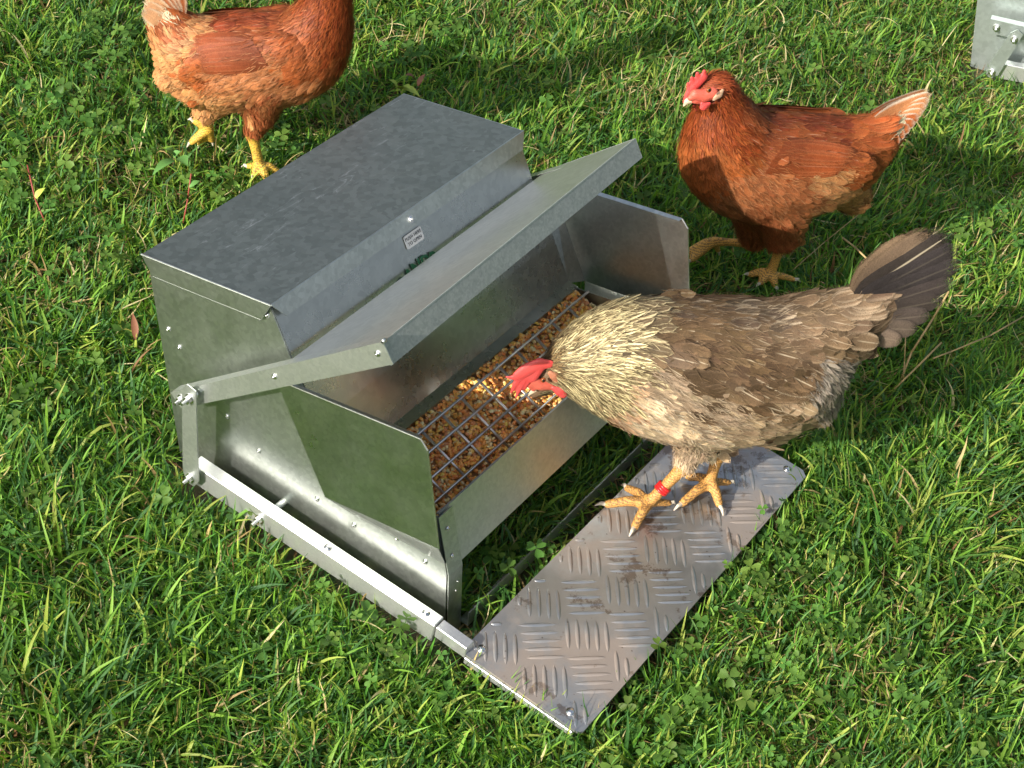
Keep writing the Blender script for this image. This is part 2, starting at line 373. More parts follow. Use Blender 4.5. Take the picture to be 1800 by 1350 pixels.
def blades(name, P, L, W, az, tilt, bend, col, seg=4, z0=GZ + .002, roll=None, mat=None, label=None, cat='grass', kink=None):
    n = len(P); t = np.linspace(0, 1, seg + 1)
    th = tilt[:, None] + bend[:, None] * t[None] ** 1.3
    if kink is not None: th = th + kink[:, None] * (t[None] > .5)
    ds = (L / seg)[:, None] * np.ones((1, seg + 1)); ds[:, 0] = 0
    hor = np.cumsum(np.sin(th) * ds, 1); ver = np.cumsum(np.cos(th) * ds, 1)
    twist = RNG.normal(0, .35, n)[:, None] * t[None]
    a = az[:, None] + twist
    X = P[:, 0, None] + hor * np.cos(a); Y = P[:, 1, None] + hor * np.sin(a)
    Z = z0 + np.maximum(ver, .001 + .004 * t[None])
    w = (W[:, None] * .5) * np.clip(np.minimum(1, .55 + t[None] * 2) * (1 - t[None] ** 2.6) + .03, .04, 1)
    r = (RNG.normal(0, .5, n) if roll is None else roll)[:, None]
    sx = -np.sin(a) * np.cos(r); sy = np.cos(a) * np.cos(r); sz = np.sin(r) * np.ones_like(a)
    fold = .25 * w
    nx = -np.cos(th) * np.cos(a); ny = -np.cos(th) * np.sin(a); nz = np.sin(th)
    V = np.zeros((n, seg + 1, 3, 3))
    for k, s in enumerate((-1, 0, 1)):
        off = fold if s else 0
        V[:, :, k, 0] = X + sx * w * s + nx * off; V[:, :, k, 1] = Y + sy * w * s + ny * off; V[:, :, k, 2] = np.maximum(Z + sz * w * s + nz * off, GZ + .0005)
    idx = np.arange(n * (seg + 1) * 3).reshape(n, seg + 1, 3)
    Q = np.stack([idx[:, :-1, :-1], idx[:, :-1, 1:], idx[:, 1:, 1:], idx[:, 1:, :-1]], -1).reshape(-1, 4)
    UV = np.zeros((n, seg + 1, 3, 2)); UV[..., 0] = np.array([0, .5, 1])[None, None] + RNG.random(n)[:, None, None] * 5; UV[..., 1] = t[None, :, None] + RNG.random(n)[:, None, None] * 5
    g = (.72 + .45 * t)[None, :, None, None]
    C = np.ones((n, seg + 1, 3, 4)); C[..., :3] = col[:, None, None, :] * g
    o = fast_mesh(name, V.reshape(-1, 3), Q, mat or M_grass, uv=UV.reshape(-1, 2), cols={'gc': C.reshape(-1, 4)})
    if label: tag(o, label, cat, kind='stuff')
    return o
GREEN = np.array([(.096, .200, .024), (.128, .245, .030), (.050, .140, .022), (.155, .270, .040), (.042, .112, .026), (.24, .29, .055), (.075, .160, .034), (.052, .120, .040)])
DRY = np.array([(.50, .38, .17), (.38, .26, .11), (.62, .52, .28), (.24, .13, .06)])
def build_lawn():
    # short turf
    N = 132000; P = sample_lawn(N); P = P[~blocked(P[:, 0], P[:, 1])]; n = len(P)
    px = to_px(np.c_[P, np.zeros(n)])
    lush = vnoise(P, 7, 3) * .5 + vnoise(P, 19, 4) * .5
    front = np.clip((px[:, 1] - 150) / 900, 0, 1)
    L = (.017 + .020 * RNG.random(n) ** 1.5 + .012 * lush) * (1 + .25 * front); W = .0020 + .0022 * RNG.random(n)
    az = vnoise(P, 12, 5) * 9 + RNG.normal(0, 1.3, n)
    tilt = np.abs(RNG.normal(.70, .42, n)); bend = RNG.normal(.55, .55, n)
    k = RNG.integers(0, len(GREEN), n); col = GREEN[k] * (.72 + .5 * RNG.random((n, 1))) * 1.26 * (.75 + .35 * lush[:, None] + .35 * vnoise(P, 3.3, 21)[:, None])
    dryp = .12 + .36 * np.clip(vnoise(P, 9, 8) - .50, 0, 1) * 2
    dry = RNG.random(n) < dryp; col[dry] = DRY[RNG.integers(0, 4, dry.sum())] * (.55 + .5 * RNG.random((dry.sum(), 1)))
    W[dry] *= .8; tilt[dry] += .45
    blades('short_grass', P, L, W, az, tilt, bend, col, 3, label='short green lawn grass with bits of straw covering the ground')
    # flattened brown thatch
    N = 12000; P = sample_lawn(N); P = P[~blocked(P[:, 0], P[:, 1])]; n = len(P)
    blades('dead_thatch', P, .015 + .03 * RNG.random(n), .0012 + .0018 * RNG.random(n), RNG.random(n) * 6.28, 1.25 + .2 * RNG.random(n), RNG.normal(.1, .3, n),
           DRY[RNG.integers(0, 4, n)] * (.45 + .5 * RNG.random((n, 1))), 3, z0=GZ + .004, label='dead brown thatch lying between the green blades', cat='dead grass')
    # long tufts: px centres, radius m, count, length, main azimuth
    T = [(300, 1180, .10, 420, .060), (130, 1010, .12, 420, .075), (430, 1110, .06, 300, .05), (60, 880, .10, 260, .06), (200, 1300, .12, 300, .07), (520, 1180, .07, 200, .05),
         (90, 1230, .09, 260, .08), (1560, 880, .09, 420, .065), (1480, 830, .06, 200, .05), (1640, 960, .08, 300, .06), (1700, 830, .08, 260, .06), (1720, 700, .07, 160, .05),
         (700, 1240, .09, 260, .045), (560, 1320, .09, 260, .05), (200, 620, .08, 180, .045), (60, 600, .08, 200, .05), (1080, 80, .10, 260, .045), (850, 100, .08, 200, .04),
         (820, 190, .05, 160, .04), (1240, 60, .10, 200, .04), (1450, 60, .10, 180, .045), (1000, 170, .08, 200, .045), (1560, 380, .10, 220, .045), (1650, 250, .08, 180, .045),
         (1260, 400, .07, 160, .045), (1480, 520, .09, 220, .05), (760, 20, .08, 160, .04), (120, 330, .08, 120, .04), (250, 900, .05, 120, .045), (1750, 480, .08, 160, .045),
         (1250, 1250, .12, 300, .045), (1500, 1150, .12, 300, .045), (1650, 1280, .12, 260, .05), (900, 1290, .08, 200, .045), (330, 980, .04, 120, .045), (1780, 1100, .10, 200, .05), (40, 60, .08, 120, .05),
         (560, 1000, .03, 60, .04), (1320, 1100, .06, 120, .035), (1000, 60, .05, 100, .05), (480, 340, .05, 90, .04), (30, 420, .06, 110, .05)]
    PP = []; LL = []; AA = []; TT = []
    for u, v, r, c, ln in T:
        ctr = on_z(u, v, 0)[:2]; main = RNG.random() * 6.28
        d = RNG.normal(0, r * .5, (c, 2)); p = ctr + d
        PP.append(p); LL.append(ln * (.5 + .75 * RNG.random(c)))
        AA.append(np.where(RNG.random(c) < .55, np.arctan2(d[:, 1], d[:, 0]), main) + RNG.normal(0, .6, c)); TT.append(np.abs(RNG.normal(.40, .30, c)))
    N = 5200; P = sample_lawn(N); PP.append(P); LL.append(.028 + .035 * RNG.random(N)); AA.append(RNG.random(N) * 6.28); TT.append(np.abs(RNG.normal(.5, .3, N)))
    P = np.concatenate(PP); L = np.concatenate(LL); A = np.concatenate(AA); T_ = np.concatenate(TT)
    ok = ~blocked(P[:, 0], P[:, 1]); P, L, A, T_ = P[ok], L[ok], A[ok], T_[ok]; n = len(P)
    col = GREEN[RNG.integers(0, len(GREEN), n)] * (.95 + .60 * RNG.random((n, 1))); dry = RNG.random(n) < .04; col[dry] = DRY[RNG.integers(0, 4, dry.sum())]
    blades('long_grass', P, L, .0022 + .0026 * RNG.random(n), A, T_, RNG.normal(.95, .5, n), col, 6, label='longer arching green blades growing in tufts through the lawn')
    # curled straw
    N = 2600; P = sample_lawn(N); w = vnoise(P, 9, 8) > .46; P = P[w & ~blocked(P[:, 0], P[:, 1])]
    P = np.concatenate([P] + [on_z(u, v, 0)[:2] + RNG.normal(0, r, (c, 2)) for u, v, r, c in ((1080, 160, .05, 120), (1130, 130, .04, 80), (700, 60, .03, 40), (150, 330, .04, 50), (60, 1290, .04, 40), (470, 1270, .04, 50), (250, 1310, .03, 30), (1180, 170, .02, 30), (430, 250, .03, 30))]); P = P[~blocked(P[:, 0], P[:, 1])]; n = len(P)
    blades('curled_straw', P, .02 + .035 * RNG.random(n), .0009 + .0012 * RNG.random(n), RNG.random(n) * 6.28, .7 + .6 * RNG.random(n), RNG.normal(0, 1.8, n),
           DRY[RNG.integers(0, 3, n)] * (.8 + .4 * RNG.random((n, 1))), 7, z0=GZ + .014, label='pale curled straw stems scattered on top of the grass', cat='straw')
def build_clover():
    C = [(1330, 960, .07, 60), (1290, 1020, .04, 40), (1200, 1160, .03, 14), (1480, 1010, .10, 70), (1400, 1130, .10, 70), (1560, 1200, .1, 60), (1250, 1290, .08, 60), (1150, 1310, .05, 30),
         (790, 1050, .03, 12), (860, 1010, .02, 12), (930, 960, .02, 10), (570, 1060, .025, 10), (640, 1130, .05, 30), (700, 1180, .05, 30), (960, 1270, .06, 30), (440, 900, .03, 14),
         (200, 80, .08, 80), (120, 180, .10, 90), (60, 330, .08, 70), (230, 250, .06, 50), (90, 700, .06, 50), (30, 900, .06, 30), (170, 480, .06, 40), (760, 60, .08, 50), (1250, 120, .06, 40), (1500, 100, .1, 60), (1710, 380, .07, 50), (1430, 820, .03, 24), (480, 270, .05, 40), (380, 330, .06, 40)]
    PP = [on_z(u, v, 0)[:2] + RNG.normal(0, r * .5, (c, 2)) for u, v, r, c in C]; PP.append(sample_lawn(1100))
    P = np.concatenate(PP); P = P[~blocked(P[:, 0], P[:, 1]) & (RNG.random(len(P)) < .42)]; n = len(P)
    V = []; Q = []; Cc = []; UV = []
    lob = [(0, 0), (.38, .36), (.52, .72), (.36, 1.0), (.0, .90), (-.36, 1.0), (-.52, .72), (-.38, .36)]
    for i in range(n):
        h = .010 + .024 * RNG.random(); r = .0046 + .0042 * RNG.random() ** 2; base = RNG.random() * 6.28
        lean = RNG.normal(0, .35, 2); c = np.array([P[i, 0] + lean[0] * h, P[i, 1] + lean[1] * h, GZ + .012 + h])
        nrm = np.array([lean[0] * .8 - .12, lean[1] * .8 - .10, 1.0]); nrm /= np.linalg.norm(nrm)
        e = np.cross(nrm, [math.cos(base), math.sin(base), 0]); e /= np.linalg.norm(e); g = np.cross(nrm, e)
        col = np.array([.085, .175, .032]) * (.75 + .6 * RNG.random()); col[0] *= .8 + .5 * RNG.random()
        for k in range(3):
            a = 2.094 * k; d = e * math.cos(a) + g * math.sin(a); s = np.cross(nrm, d); dr = RNG.normal(.05, .15)
            b = len(V)
            for (x, y) in lob: V.append(c + d * (y * r * 1.35) + s * (x * r * 1.25) + nrm * r * (.55 * abs(x) - dr * y * y)); UV.append((x, y))
            Q += [(b, b + 1, b + 2, b + 4), (b + 2, b + 3, b + 4, b + 4), (b, b + 4, b + 6, b + 7), (b + 4, b + 5, b + 6, b + 6)]
            for (x, y) in lob: Cc.append((*(col * (.9 + .25 * y)), 1))
        b = len(V); s = e * .0005
        for p in (np.array([P[i, 0], P[i, 1], GZ]) - s, np.array([P[i, 0], P[i, 1], GZ]) + s, c + s, c - s): V.append(p); UV.append((0, 0)); Cc.append((.10, .20, .05, 1))
        Q.append((b, b + 1, b + 2, b + 3))
    me = bpy.data.meshes.new('clover'); me.from_pydata([tuple(v) for v in V], [], [tuple(dict.fromkeys(q)) for q in Q]); me.shade_smooth()
    l = me.uv_layers.new(name='UVMap'); UVa = np.array(UV, np.float32)
    li = np.zeros(len(me.loops), np.int32); me.loops.foreach_get('vertex_index', li); l.data.foreach_set('uv', UVa[li].ravel())
    a = me.color_attributes.new('gc', 'FLOAT_COLOR', 'POINT'); a.data.foreach_set('color', np.array(Cc, np.float32).ravel())
    me.materials.append(M_grass); o = bpy.data.objects.new('clover', me); COL.objects.link(o)
    tag(o, 'small three leaved clover growing in patches through the grass', 'clover', kind='stuff')
def build_outer_lawn():
    # the same lawn carried on past the frame on every side
    q = np.array([on_z(-90, -90, 0)[:2], on_z(1890, -90, 0)[:2], on_z(1890, 1440, 0)[:2], on_z(-90, 1440, 0)[:2]])
    def outside(P):
        cr = [(q[(i + 1) % 4, 0] - q[i, 0]) * (P[:, 1] - q[i, 1]) - (q[(i + 1) % 4, 1] - q[i, 1]) * (P[:, 0] - q[i, 0]) for i in range(4)]
        c = np.array(cr); return ~(np.all(c > 0, 0) | np.all(c < 0, 0))
    N = 230000; r = 3.0 * RNG.random(N) ** .62; a = RNG.random(N) * 6.283; P = np.c_[.55 + r * np.cos(a), -.1 + r * np.sin(a)]
    P = P[outside(P) & ~blocked(P[:, 0], P[:, 1])]; n = len(P)
    col = GREEN[RNG.integers(0, len(GREEN), n)] * 1.2 * (.7 + .55 * RNG.random((n, 1))); dry = RNG.random(n) < .10; col[dry] = DRY[RNG.integers(0, 4, dry.sum())] * .8
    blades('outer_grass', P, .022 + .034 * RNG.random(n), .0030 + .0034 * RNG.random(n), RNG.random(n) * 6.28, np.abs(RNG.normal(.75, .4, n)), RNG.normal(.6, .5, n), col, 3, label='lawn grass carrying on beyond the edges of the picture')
build_lawn(); build_clover(); build_outer_lawn()

# ------------------------------------------------------------------ treadle feeder
def text_mesh(name, body, size, mat, origin, ex, ey, parent, depth=.0003, arc=None, space=1.0, bold=.0):
    """flat lettering laid on a face, one mesh"""
    cu = bpy.data.curves.new(name, 'FONT'); cu.body = body; cu.size = size; cu.extrude = depth; cu.align_x = 'CENTER'; cu.align_y = 'CENTER'
    cu.space_character = space; cu.offset = bold; cu.resolution_u = 3
    tmp = bpy.data.objects.new(name + '_tmp', cu); COL.objects.link(tmp)
    me = bpy.data.meshes.new_from_object(tmp.evaluated_get(bpy.context.evaluated_depsgraph_get()))
    bpy.data.objects.remove(tmp); ex = np.array(ex, float); ey = np.array(ey, float); ex /= np.linalg.norm(ex); ey /= np.linalg.norm(ey); ez = np.cross(ex, ey)
    for v in me.vertices:
        x, y, z = v.co
        if arc:
            a = x / arc; rr = arc + y; x, y = rr * math.sin(a), rr * math.cos(a) - arc
        v.co = Vector(np.array(origin) + ex * x + ey * y + ez * (z + depth + .0002))
    me.name = name; me.materials.clear(); me.materials.append(mat)
    o = bpy.data.objects.new(name, me); COL.objects.link(o); o.parent = parent
    return o
def rivet(parent, c, n, r=.0032, h=.0018, name='rivet'):
    mb = MB(); c = np.array(c, float); mb.dome(c, n, r, h); mb.dome(c + np.array(n, float) * h * .9, n, r * .42, h * .5, 8, 2)
    return mb.build(name, M_bolt, parent, True)
def bolt(parent, c, n, r=.0042, ln=.013):
    c = np.array(c, float); n = np.array(n, float) / np.linalg.norm(n); mb = MB()
    mb.tube(c, c + n * .001, r * 1.35, n=14); mb.tube(c + n * .001, c + n * .0055, r, n=6); mb.tube(c + n * .0055, c + n * ln, r * .55, r * .45, 10)
    return mb.build('bolt', M_bolt, parent)
W_ = .42
def make_feeder(open_, label, loc=(0, 0, 0), rz=0.0):
    M_side, M_bar = (globals()['M_side'], globals()['M_bar']) if open_ else (M_side2, M_side2)
    root = empty('treadle_feeder', loc, rz); tag(root, label, 'chicken feeder')
    # hopper: side panels, front slope, back
    prof = [(0, -.020), (.061, .222), (-.093, .255), (-.121, .213), (-.166, .152), (-.195, .109), (-.212, .107), (-.3145, .131), (-.3375, .066), (-.351, -.018)]
    for x, d in ((0, .0012), (W_, -.0012)):
        mb = MB(); mb.slab([(x, y, z) for y, z in prof], (d, 0, 0)); o = mb.build('side_panel', M_side, root)
    mb = MB(); mb.sheet([(.060, .222), (-.001, -.02)], .0015, W_ - .0015); mb.build('back_panel', M_side, root)
    mb = MB(); mb.sheet([(-.2095, .104), (-.2085, .1085), (-.1955, .1085), (-.166, .152), (-.121, .213), (-.0925, .255)], .0015, W_ - .0015)
    hf = mb.build('front_panel', M_inner, root)
    # print and sticker on the front slope
    nrm = np.array([0, -.835, .55]); nrm /= np.linalg.norm(nrm)
    def onf(x, s):  # s metres down the slope from its top edge
        a = np.array([0, -.0925, .255]); b = np.array([0, -.166, .152]); d = (b - a) / np.linalg.norm(b - a)
        p = a + d * s; p[0] = x; return p
    dn = onf(0, 1) - onf(0, 0); upv = -dn; nn = np.cross([1, 0, 0], upv)
    if nn[2] < 0: nn = -nn
    c = onf(.2105, .0268); ex = np.array([1, 0.0, 0.0]); ey = upv / np.linalg.norm(upv)
    n_off = np.cross(ex, ey)
    sx, sy, r = .0145, .0072, .002; pts = []
    for (cx, cy, a0) in ((sx - r, sy - r, 0), (-sx + r, sy - r, 90), (-sx + r, -sy + r, 180), (sx - r, -sy + r, 270)):
        for k in range(4):
            a = math.radians(a0 + 30 * k); pts.append(c + ex * (cx + r * math.cos(a)) + ey * (cy + r * math.sin(a)) + n_off * .0016)
    mb = MB(); mb.slab(pts, n_off * .0003); st = mb.build('sticker', M_sticker, root)
    for k, (t_, dy) in enumerate((('PUSH HERE', .0028), ('TO OPEN', -.0030))):
        text_mesh('lettering', t_, .0050, M_ink, c + ey * dy + n_off * .0019, ex, ey, st, .00005, None, 1.08, .00002)
    text_mesh('green_lettering', "GRANDPA'S", .019, M_green, onf(.205, .0555) + n_off * .0016, ex, ey, root, .00005, .085, 1.0, .0006)
    # lid with folded rims
    lid = MB(); a = (.0655, .2265); b = (-.0965, .2615)
    ly = lambda t: a[0] + (b[0] - a[0]) * t; lz = lambda t: a[1] + (b[1] - a[1]) * t
    nx0, nx1 = -.0035, W_ + .0035; ns = 24; V = []
    lid.sheet([a, b], nx0, nx1, .0012)
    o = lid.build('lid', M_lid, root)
    fr = MB()
    u = np.array([0, b[0] - a[0], b[1] - a[1]]); u /= np.linalg.norm(u); dnv = np.array([0, -u[2], u[1]]); dnv = dnv if dnv[2] < 0 else -dnv
    A = np.array([0, a[0], a[1]]); B = np.array([0, b[0], b[1]])
    for x, dx in ((nx0, -.0010), (nx1, .0010)):
        X = np.array([x, 0, 0]); fr.slab([A + X, B + X, B + X - u * .014 + dnv * .021, A + X + u * .012 + dnv * .021], (dx, 0, 0))
    fo = B + dnv * .0005; fdir = (onf(0, .03) - onf(0, 0)); fdir /= np.linalg.norm(fdir)
    P = [fo + [nx0, 0, 0], fo + [nx1, 0, 0], fo + [nx1 - .012, 0, 0] + fdir * .0170, fo + [nx0 + .012, 0, 0] + fdir * .0170]
    fr.slab(P, n_off * .001)
    for x in (nx0 - .0004, nx1 + .0004):
        X = np.array([x, 0, 0]); (fr.tube(A + X, B + X, .0012, n=8) if x < .1 else None); fr.tube(A + X + u * .012 + dnv * .021, B + X - u * .014 + dnv * .021, .0007, n=6); fr.tube(B + X - u * .014 + dnv * .021, B + X, .0007, n=6)
    fr.tube(B + [nx0, 0, 0], B + [nx1, 0, 0], .0010, n=8); fr.build('lid_rim', M_side, o)
    mb = MB(); cc = fo + fdir * .0085 + n_off * .001; cc[0] = .2100; mb.tube(cc, cc + n_off * .0008, .0042, n=14); mb.dome(cc + n_off * .0008, n_off, .0034, .002)
    mb.tube(cc + n_off * .0022, cc + n_off * .0036, .0016, n=6); mb.build('screw', M_bolt, o)
    for y, z in ((.029, .149), (.013, .135), (-.055, .085), (-.099, .066), (-.177, .053), (-.225, .051), (-.276, .070), (-.312, .064), (-.091, .2435)):
        rivet(root, (0, y, z), (-1, 0, 0))
    rivet(root, (W_, -.09, .244), (1, 0, 0))
    mb = MB(); mb.slab([(-.0014, -.138, .212), (-.0014, -.152, .210), (-.0014, -.153, .201), (-.0014, -.140, .199)], (-.001, 0, 0)); tb = mb.build('hinge_tab', M_side, root)
    rivet(tb, (-.0026, -.1455, .2065), (-1, 0, 0), .0028)
    # trough
    tr = MB(); x0, x1 = .004, W_ - .004
    tr.sheet([(-.3105, .1290), (-.3135, .1312), (-.3375, .0655), (-.2050, .0450), (-.2090, .1030)], x0, x1, .0012)
    trough = tr.build('trough', M_bar, root)
    # stiffener flanges up the front corners
    for x, s in ((0, 1), (W_, -1)):
        xa, xb = (x - .0008, x + .0220) if s > 0 else (x - .0220, x + .0008)
        mb = MB(); mb.sheet([(-.3550, -.018), (-.3410, .0658), (-.3168, .1305)], xa, xb, -.0012); cf = mb.build('corner_flange', M_side, root)
        for t1 in (.25, .72):
            rivet(cf, (x + s * .0085, -.3168 - .0242 * t1 - .0010, .1305 - .0647 * t1), (0, -.93, .35), .0026, .0014)
        for zz in (.052, .040): rivet(cf, (x + s * (.006 + zz * .1), -.3438 - (.0658 - zz) * .10, zz), (0, -.98, .15), .0015, .0008)
    mb = MB(); mb.sheet([(-.3600, .004), (-.3620, -.014), (-.3500, -.015)], .024, W_ - .024, .0015); mb.build('base_bar', M_bar, root)
    # guards either side of the trough mouth
    for x, s in ((-.028, -1), (W_ + .028, 1)):
        mb = MB(); P = [(x, -.131, .203), (x, -.136, .206), (x, -.296, .2415), (x, -.3055, .2335), (x, -.338, .126), (x, -.204, .098)]
        mb.slab(P, (-s * .0011, 0, 0))
        mb.slab([(x, -.136, .206), (x, -.296, .2415), (x - s * .005, -.2955, .2400), (x - s * .005, -.137, .2045)], (0, .0002, .0009))
        xi = 0 - .0012 if s < 0 else W_ + .0012
        mb.slab([(x, -.338, .126), (x, -.204, .098), (xi, -.226, .066), (xi, -.3345, .079)], (0, .0008, -.0010))
        mb.slab([(x, -.131, .203), (x, -.204, .098), (xi, -.196, .105), (xi, -.131, .190)], (0, .0010, .0006))
        for p_, q_ in zip(P[1:5], P[2:5]): mb.tube(p_, q_, .0009, n=8)
        mb.build('guard_panel', M_guard, root)
    # wire grid over the grain
    g = MB(); xs = [.0242 + .0343 * k for k in range(11)]; rows = [(-.2290, .1215), (-.2485, .1135), (-.2680, .1060), (-.2870, .0985)]
    for y, z in rows: g.tube((.012, y, z), (W_ - .014, y, z), .0016, n=8)
    for x in xs: g.tube((x, -.2245, .1210), (x, -.3000, .0915), .0016, n=8)
    g.build('wire_grid', M_wire, root, True)
    # treadle arms (box bar + pale inner bar), spacer and bolts
    ang = 0.0 if open_ else math.radians(7.5)
    pv = np.array([0, -.134, .018])
    def rot(p):
        p = np.array(p, float) - pv; c_, s_ = math.cos(ang), math.sin(ang)
        return np.array([p[0], p[1] * c_ + p[2] * s_, -p[1] * s_ + p[2] * c_]) + pv
    for s in (-1, 1):
        xo = -.0330 if s < 0 else W_ + .0330; xi = -.0175 if s < 0 else W_ + .0175
        mb = MB()
        def box(xa, xb, y0, z0t, z0b, y1, z1t, z1b):
            v = [rot((x, y, z)) for x in (xa, xb) for (y, z) in ((y0, z0t), (y1, z1t), (y1, z1b), (y0, z0b))]
            mb.add(v, [(0, 1, 2, 3), (7, 6, 5, 4), (0, 4, 5, 1), (1, 5, 6, 2), (2, 6, 7, 3), (3, 7, 4, 0)])
        box(xo, xi, -.040, .0300, .0040, -.354, .0300, .0060); arm = mb.build('treadle_arm', M_white, root, bevel=.0008)
        mb = MB(); box(xo - s * .0020, xi + s * .0005, -.355, .0275, .0130, -.392, .0255, .0110); box(xo - s * .0020, xi + s * .0005, -.392, .0120, .0040, -.520, .0085, .0020)
        mb.build('inner_bar', M_white, arm, bevel=.0006)
        for y, z, t in ((-.134, .017, 1), ): bolt(arm, rot((xo + s * .0, y, z)), (s, 0, 0))
        for y in (-.215, -.338):
            mb = MB(); p = rot((xo - s * .0075, y, .0301)); mb.tube(p, p + [0, 0, .0008], .0042, n=14); mb.dome(p + [0, 0, .0008], (0, 0, 1), .003, .0012); mb.build('rivet', M_bolt, arm, True)
        mb = MB(); mb.tube(rot((xi, -.138, .020)), (0.0015 if s < 0 else W_ - .0015, -.138, .020), .0040, n=12); mb.build('pivot_pin', M_bar, arm, True)
    # tread plate with five-bar pattern
    mb = MB(); px0, px1, yb, yf = -.030, .450, -.386, -.5285; zb, zf = .0160, .0125; ch = .007
    poly = [(px0 + ch * .7, yb), (px1 - ch, yb), (px1, yb - ch), (px1, yf + ch), (px1 - ch, yf), (px0 + ch * .6, yf), (px0, yf + ch * .6), (px0, yb - ch)]
    zz = lambda y: zb + (zf - zb) * (y - yb) / (yf - yb)
    mb.slab([rot((x, y, zz(y))) for x, y in poly], (0, 0, -.0028))
    tp = mb.build('tread_plate', M_plate, root)
    tp['label'] = 'aluminium foot plate embossed with five bar tread, muddy in places'
    e1 = np.array([.0385, .0298]); e2 = np.array([.0385, -.0298]); c0 = np.array([.0752, -.4676])
    dH = np.array([.722, -.691]); dV = np.array([.80, .597]); V = []; Fc = []
    for i in range(-9, 12):
        for j in range(-9, 12):
            c = c0 + e1 * i + e2 * j; vert = (i + j) % 2 == 0
            d = dV if vert else dH; q = np.array([-d[1], d[0]])
            for k in range(-2, 3):
                cc = c + q * k * .0100 + d * random.uniform(-.0006, .0006); L2, w2 = .0205, .0024
                ends = [cc + d * L2, cc - d * L2]
                if any(not (px0 + .004 < e[0] < px1 - .004 and yf + .003 < e[1] < yb - .003) for e in ends):
                    if not (px0 + .004 < cc[0] < px1 - .004 and yf + .003 < cc[1] < yb - .003): continue
                    L2 = .0205
                    while L2 > .003 and any(not (px0 + .003 < e[0] < px1 - .003 and yf + .002 < e[1] < yb - .002) for e in (cc + d * L2, cc - d * L2)): L2 -= .001
                    if L2 <= .003: continue
                nseg = 8; b = len(V)
                for s_ in range(nseg + 1):
                    a = -1 + 2 * s_ / nseg; ww = w2 * math.sqrt(max(0, 1 - a * a)) + .0001; hh = .0014 * math.sqrt(max(0, 1 - a * a))
                    for k2, (lw, lh) in enumerate(((-1, 0), (-.5, .8), (0, 1), (.5, .8), (1, 0))):
                        p = cc + d * a * L2 + q * ww * lw; V.append(rot((p[0], p[1], zz(p[1]) - .0001 + hh * lh)))
                for s_ in range(nseg):
                    for k2 in range(4): x = b + s_ * 5 + k2; Fc.append((x, x + 1, x + 6, x + 5))
    mesh_obj('raised_tread', V, Fc, M_plate, tp, True)
    for x, y in ((-.013, -.400), (-.015, -.507), (.437, -.507), (.435, -.400)):
        mb = MB(); p = rot((x, y, zz(y))); mb.tube(p, p + [0, 0, .0009], .0048, n=16); mb.dome(p + [0, 0, .0009], (0, 0, 1), .0036, .0016); mb.build('screw', M_bolt, tp, True)
    # lever bars, links and the swinging trough cover
    if open_:
        pf = [(-.006, .106), (-.242, .3265), (-.2565, .3095), (-.021, .0945)]; lb = (-.040, .128); link_b = (-.0485, .022)
    else:
        pf = [(.000, .082), (-.318, .112), (-.316, .090), (-.004, .060)]; lb = (-.044, .068); link_b = (-.032, .004)
    for s in (-1, 1):
        xo = -.032 if s < 0 else W_ + .0225; mb = MB()
        if s > 0 and open_: pf = [(-.006, .106), (-.205, .2885), (-.219, .2715), (-.021, .0945)]
        mb.slab([(xo, y, z) for y, z in pf], (-s * .0012, 0, 0))
        mb.slab([(xo, pf[0][0], pf[0][1]), (xo, pf[1][0], pf[1][1]), (xo - s * .014, pf[1][0], pf[1][1]), (xo - s * .014, pf[0][0], pf[0][1])], (0, -.0006, .0010))
        bar = mb.build('lever_bar', M_bar, root)
        t_ = lambda a, h: (xo, pf[0][0] + (pf[1][0] - pf[0][0]) * a + (pf[3][0] - pf[0][0]) * h, pf[0][1] + (pf[1][1] - pf[0][1]) * a + (pf[3][1] - pf[0][1]) * h)
        for a, h in ((.50, .45), (.955, .5)): rivet(bar, t_(a, h), (s, 0, 0), .0036, .002)
        bolt(bar, t_(.035, .5), (s, 0, 0), .0042, .011)
        p0 = np.array(t_(1.0, -.02)); mb = MB(); mb.tube(p0, p0 - np.array([s * .004, 0, 0]), .0022, n=10); mb.build('bar_end_curl', M_bar, bar, True)
        # link strap
        A = np.array([lb[0], lb[1]]); Bq = np.array(link_b); d = (Bq - A); L = np.linalg.norm(d); d /= L; q = np.array([-d[1], d[0]]); hw = .0105
        pl = [A - d * .013 - q * hw * .7, A - d * .016 + q * hw * .4, A - d * .006 + q * hw, A + d * (L - .004) + q * hw, A + d * (L + .009) + q * hw * .5, A + d * (L + .010) - q * hw * .4, A + d * (L + .0) - q * hw]
        xl = xo + s * .0090; mb = MB(); mb.slab([(xl, p[0], p[1]) for p in pl], (s * .0016, 0, 0)); lk = mb.build('link_strap', M_bar, root)
        if s < 0: lk['label'] = 'flat upright strap bolted between lever bar and treadle arm'
        for p in (A, Bq): bolt(lk, (xl + s * .0016, p[0], p[1]), (s, 0, 0), .0042, .012)
        xl2 = xo + s * .0015
        for p in (A, Bq): mb = MB(); mb.tube((xl2, p[0], p[1]), (xl, p[0], p[1]), .004, n=10); mb.build('spacer', M_bolt, lk)
    if open_:
        TL, TR = np.array([-.0300, -.2405, .3235]), np.array([.4440, -.2195, .3080]); BL, BR = np.array([-.0300, -.130, .2165]), np.array([.4440, -.1265, .2150])
        dF = np.array([0, -.0135, -.0182])
    else:
        TL, TR = np.array([-.0200, -.320, .190]), np.array([.4400, -.320, .190]); BL, BR = np.array([-.0200, -.132, .212]), np.array([.4400, -.132, .212]); dF = np.array([0, .004, -.022])
    mb = MB(); nn2 = np.cross(TR - TL, BL - TL); nn2 /= np.linalg.norm(nn2); nn2 = nn2 if nn2[2] > 0 else -nn2
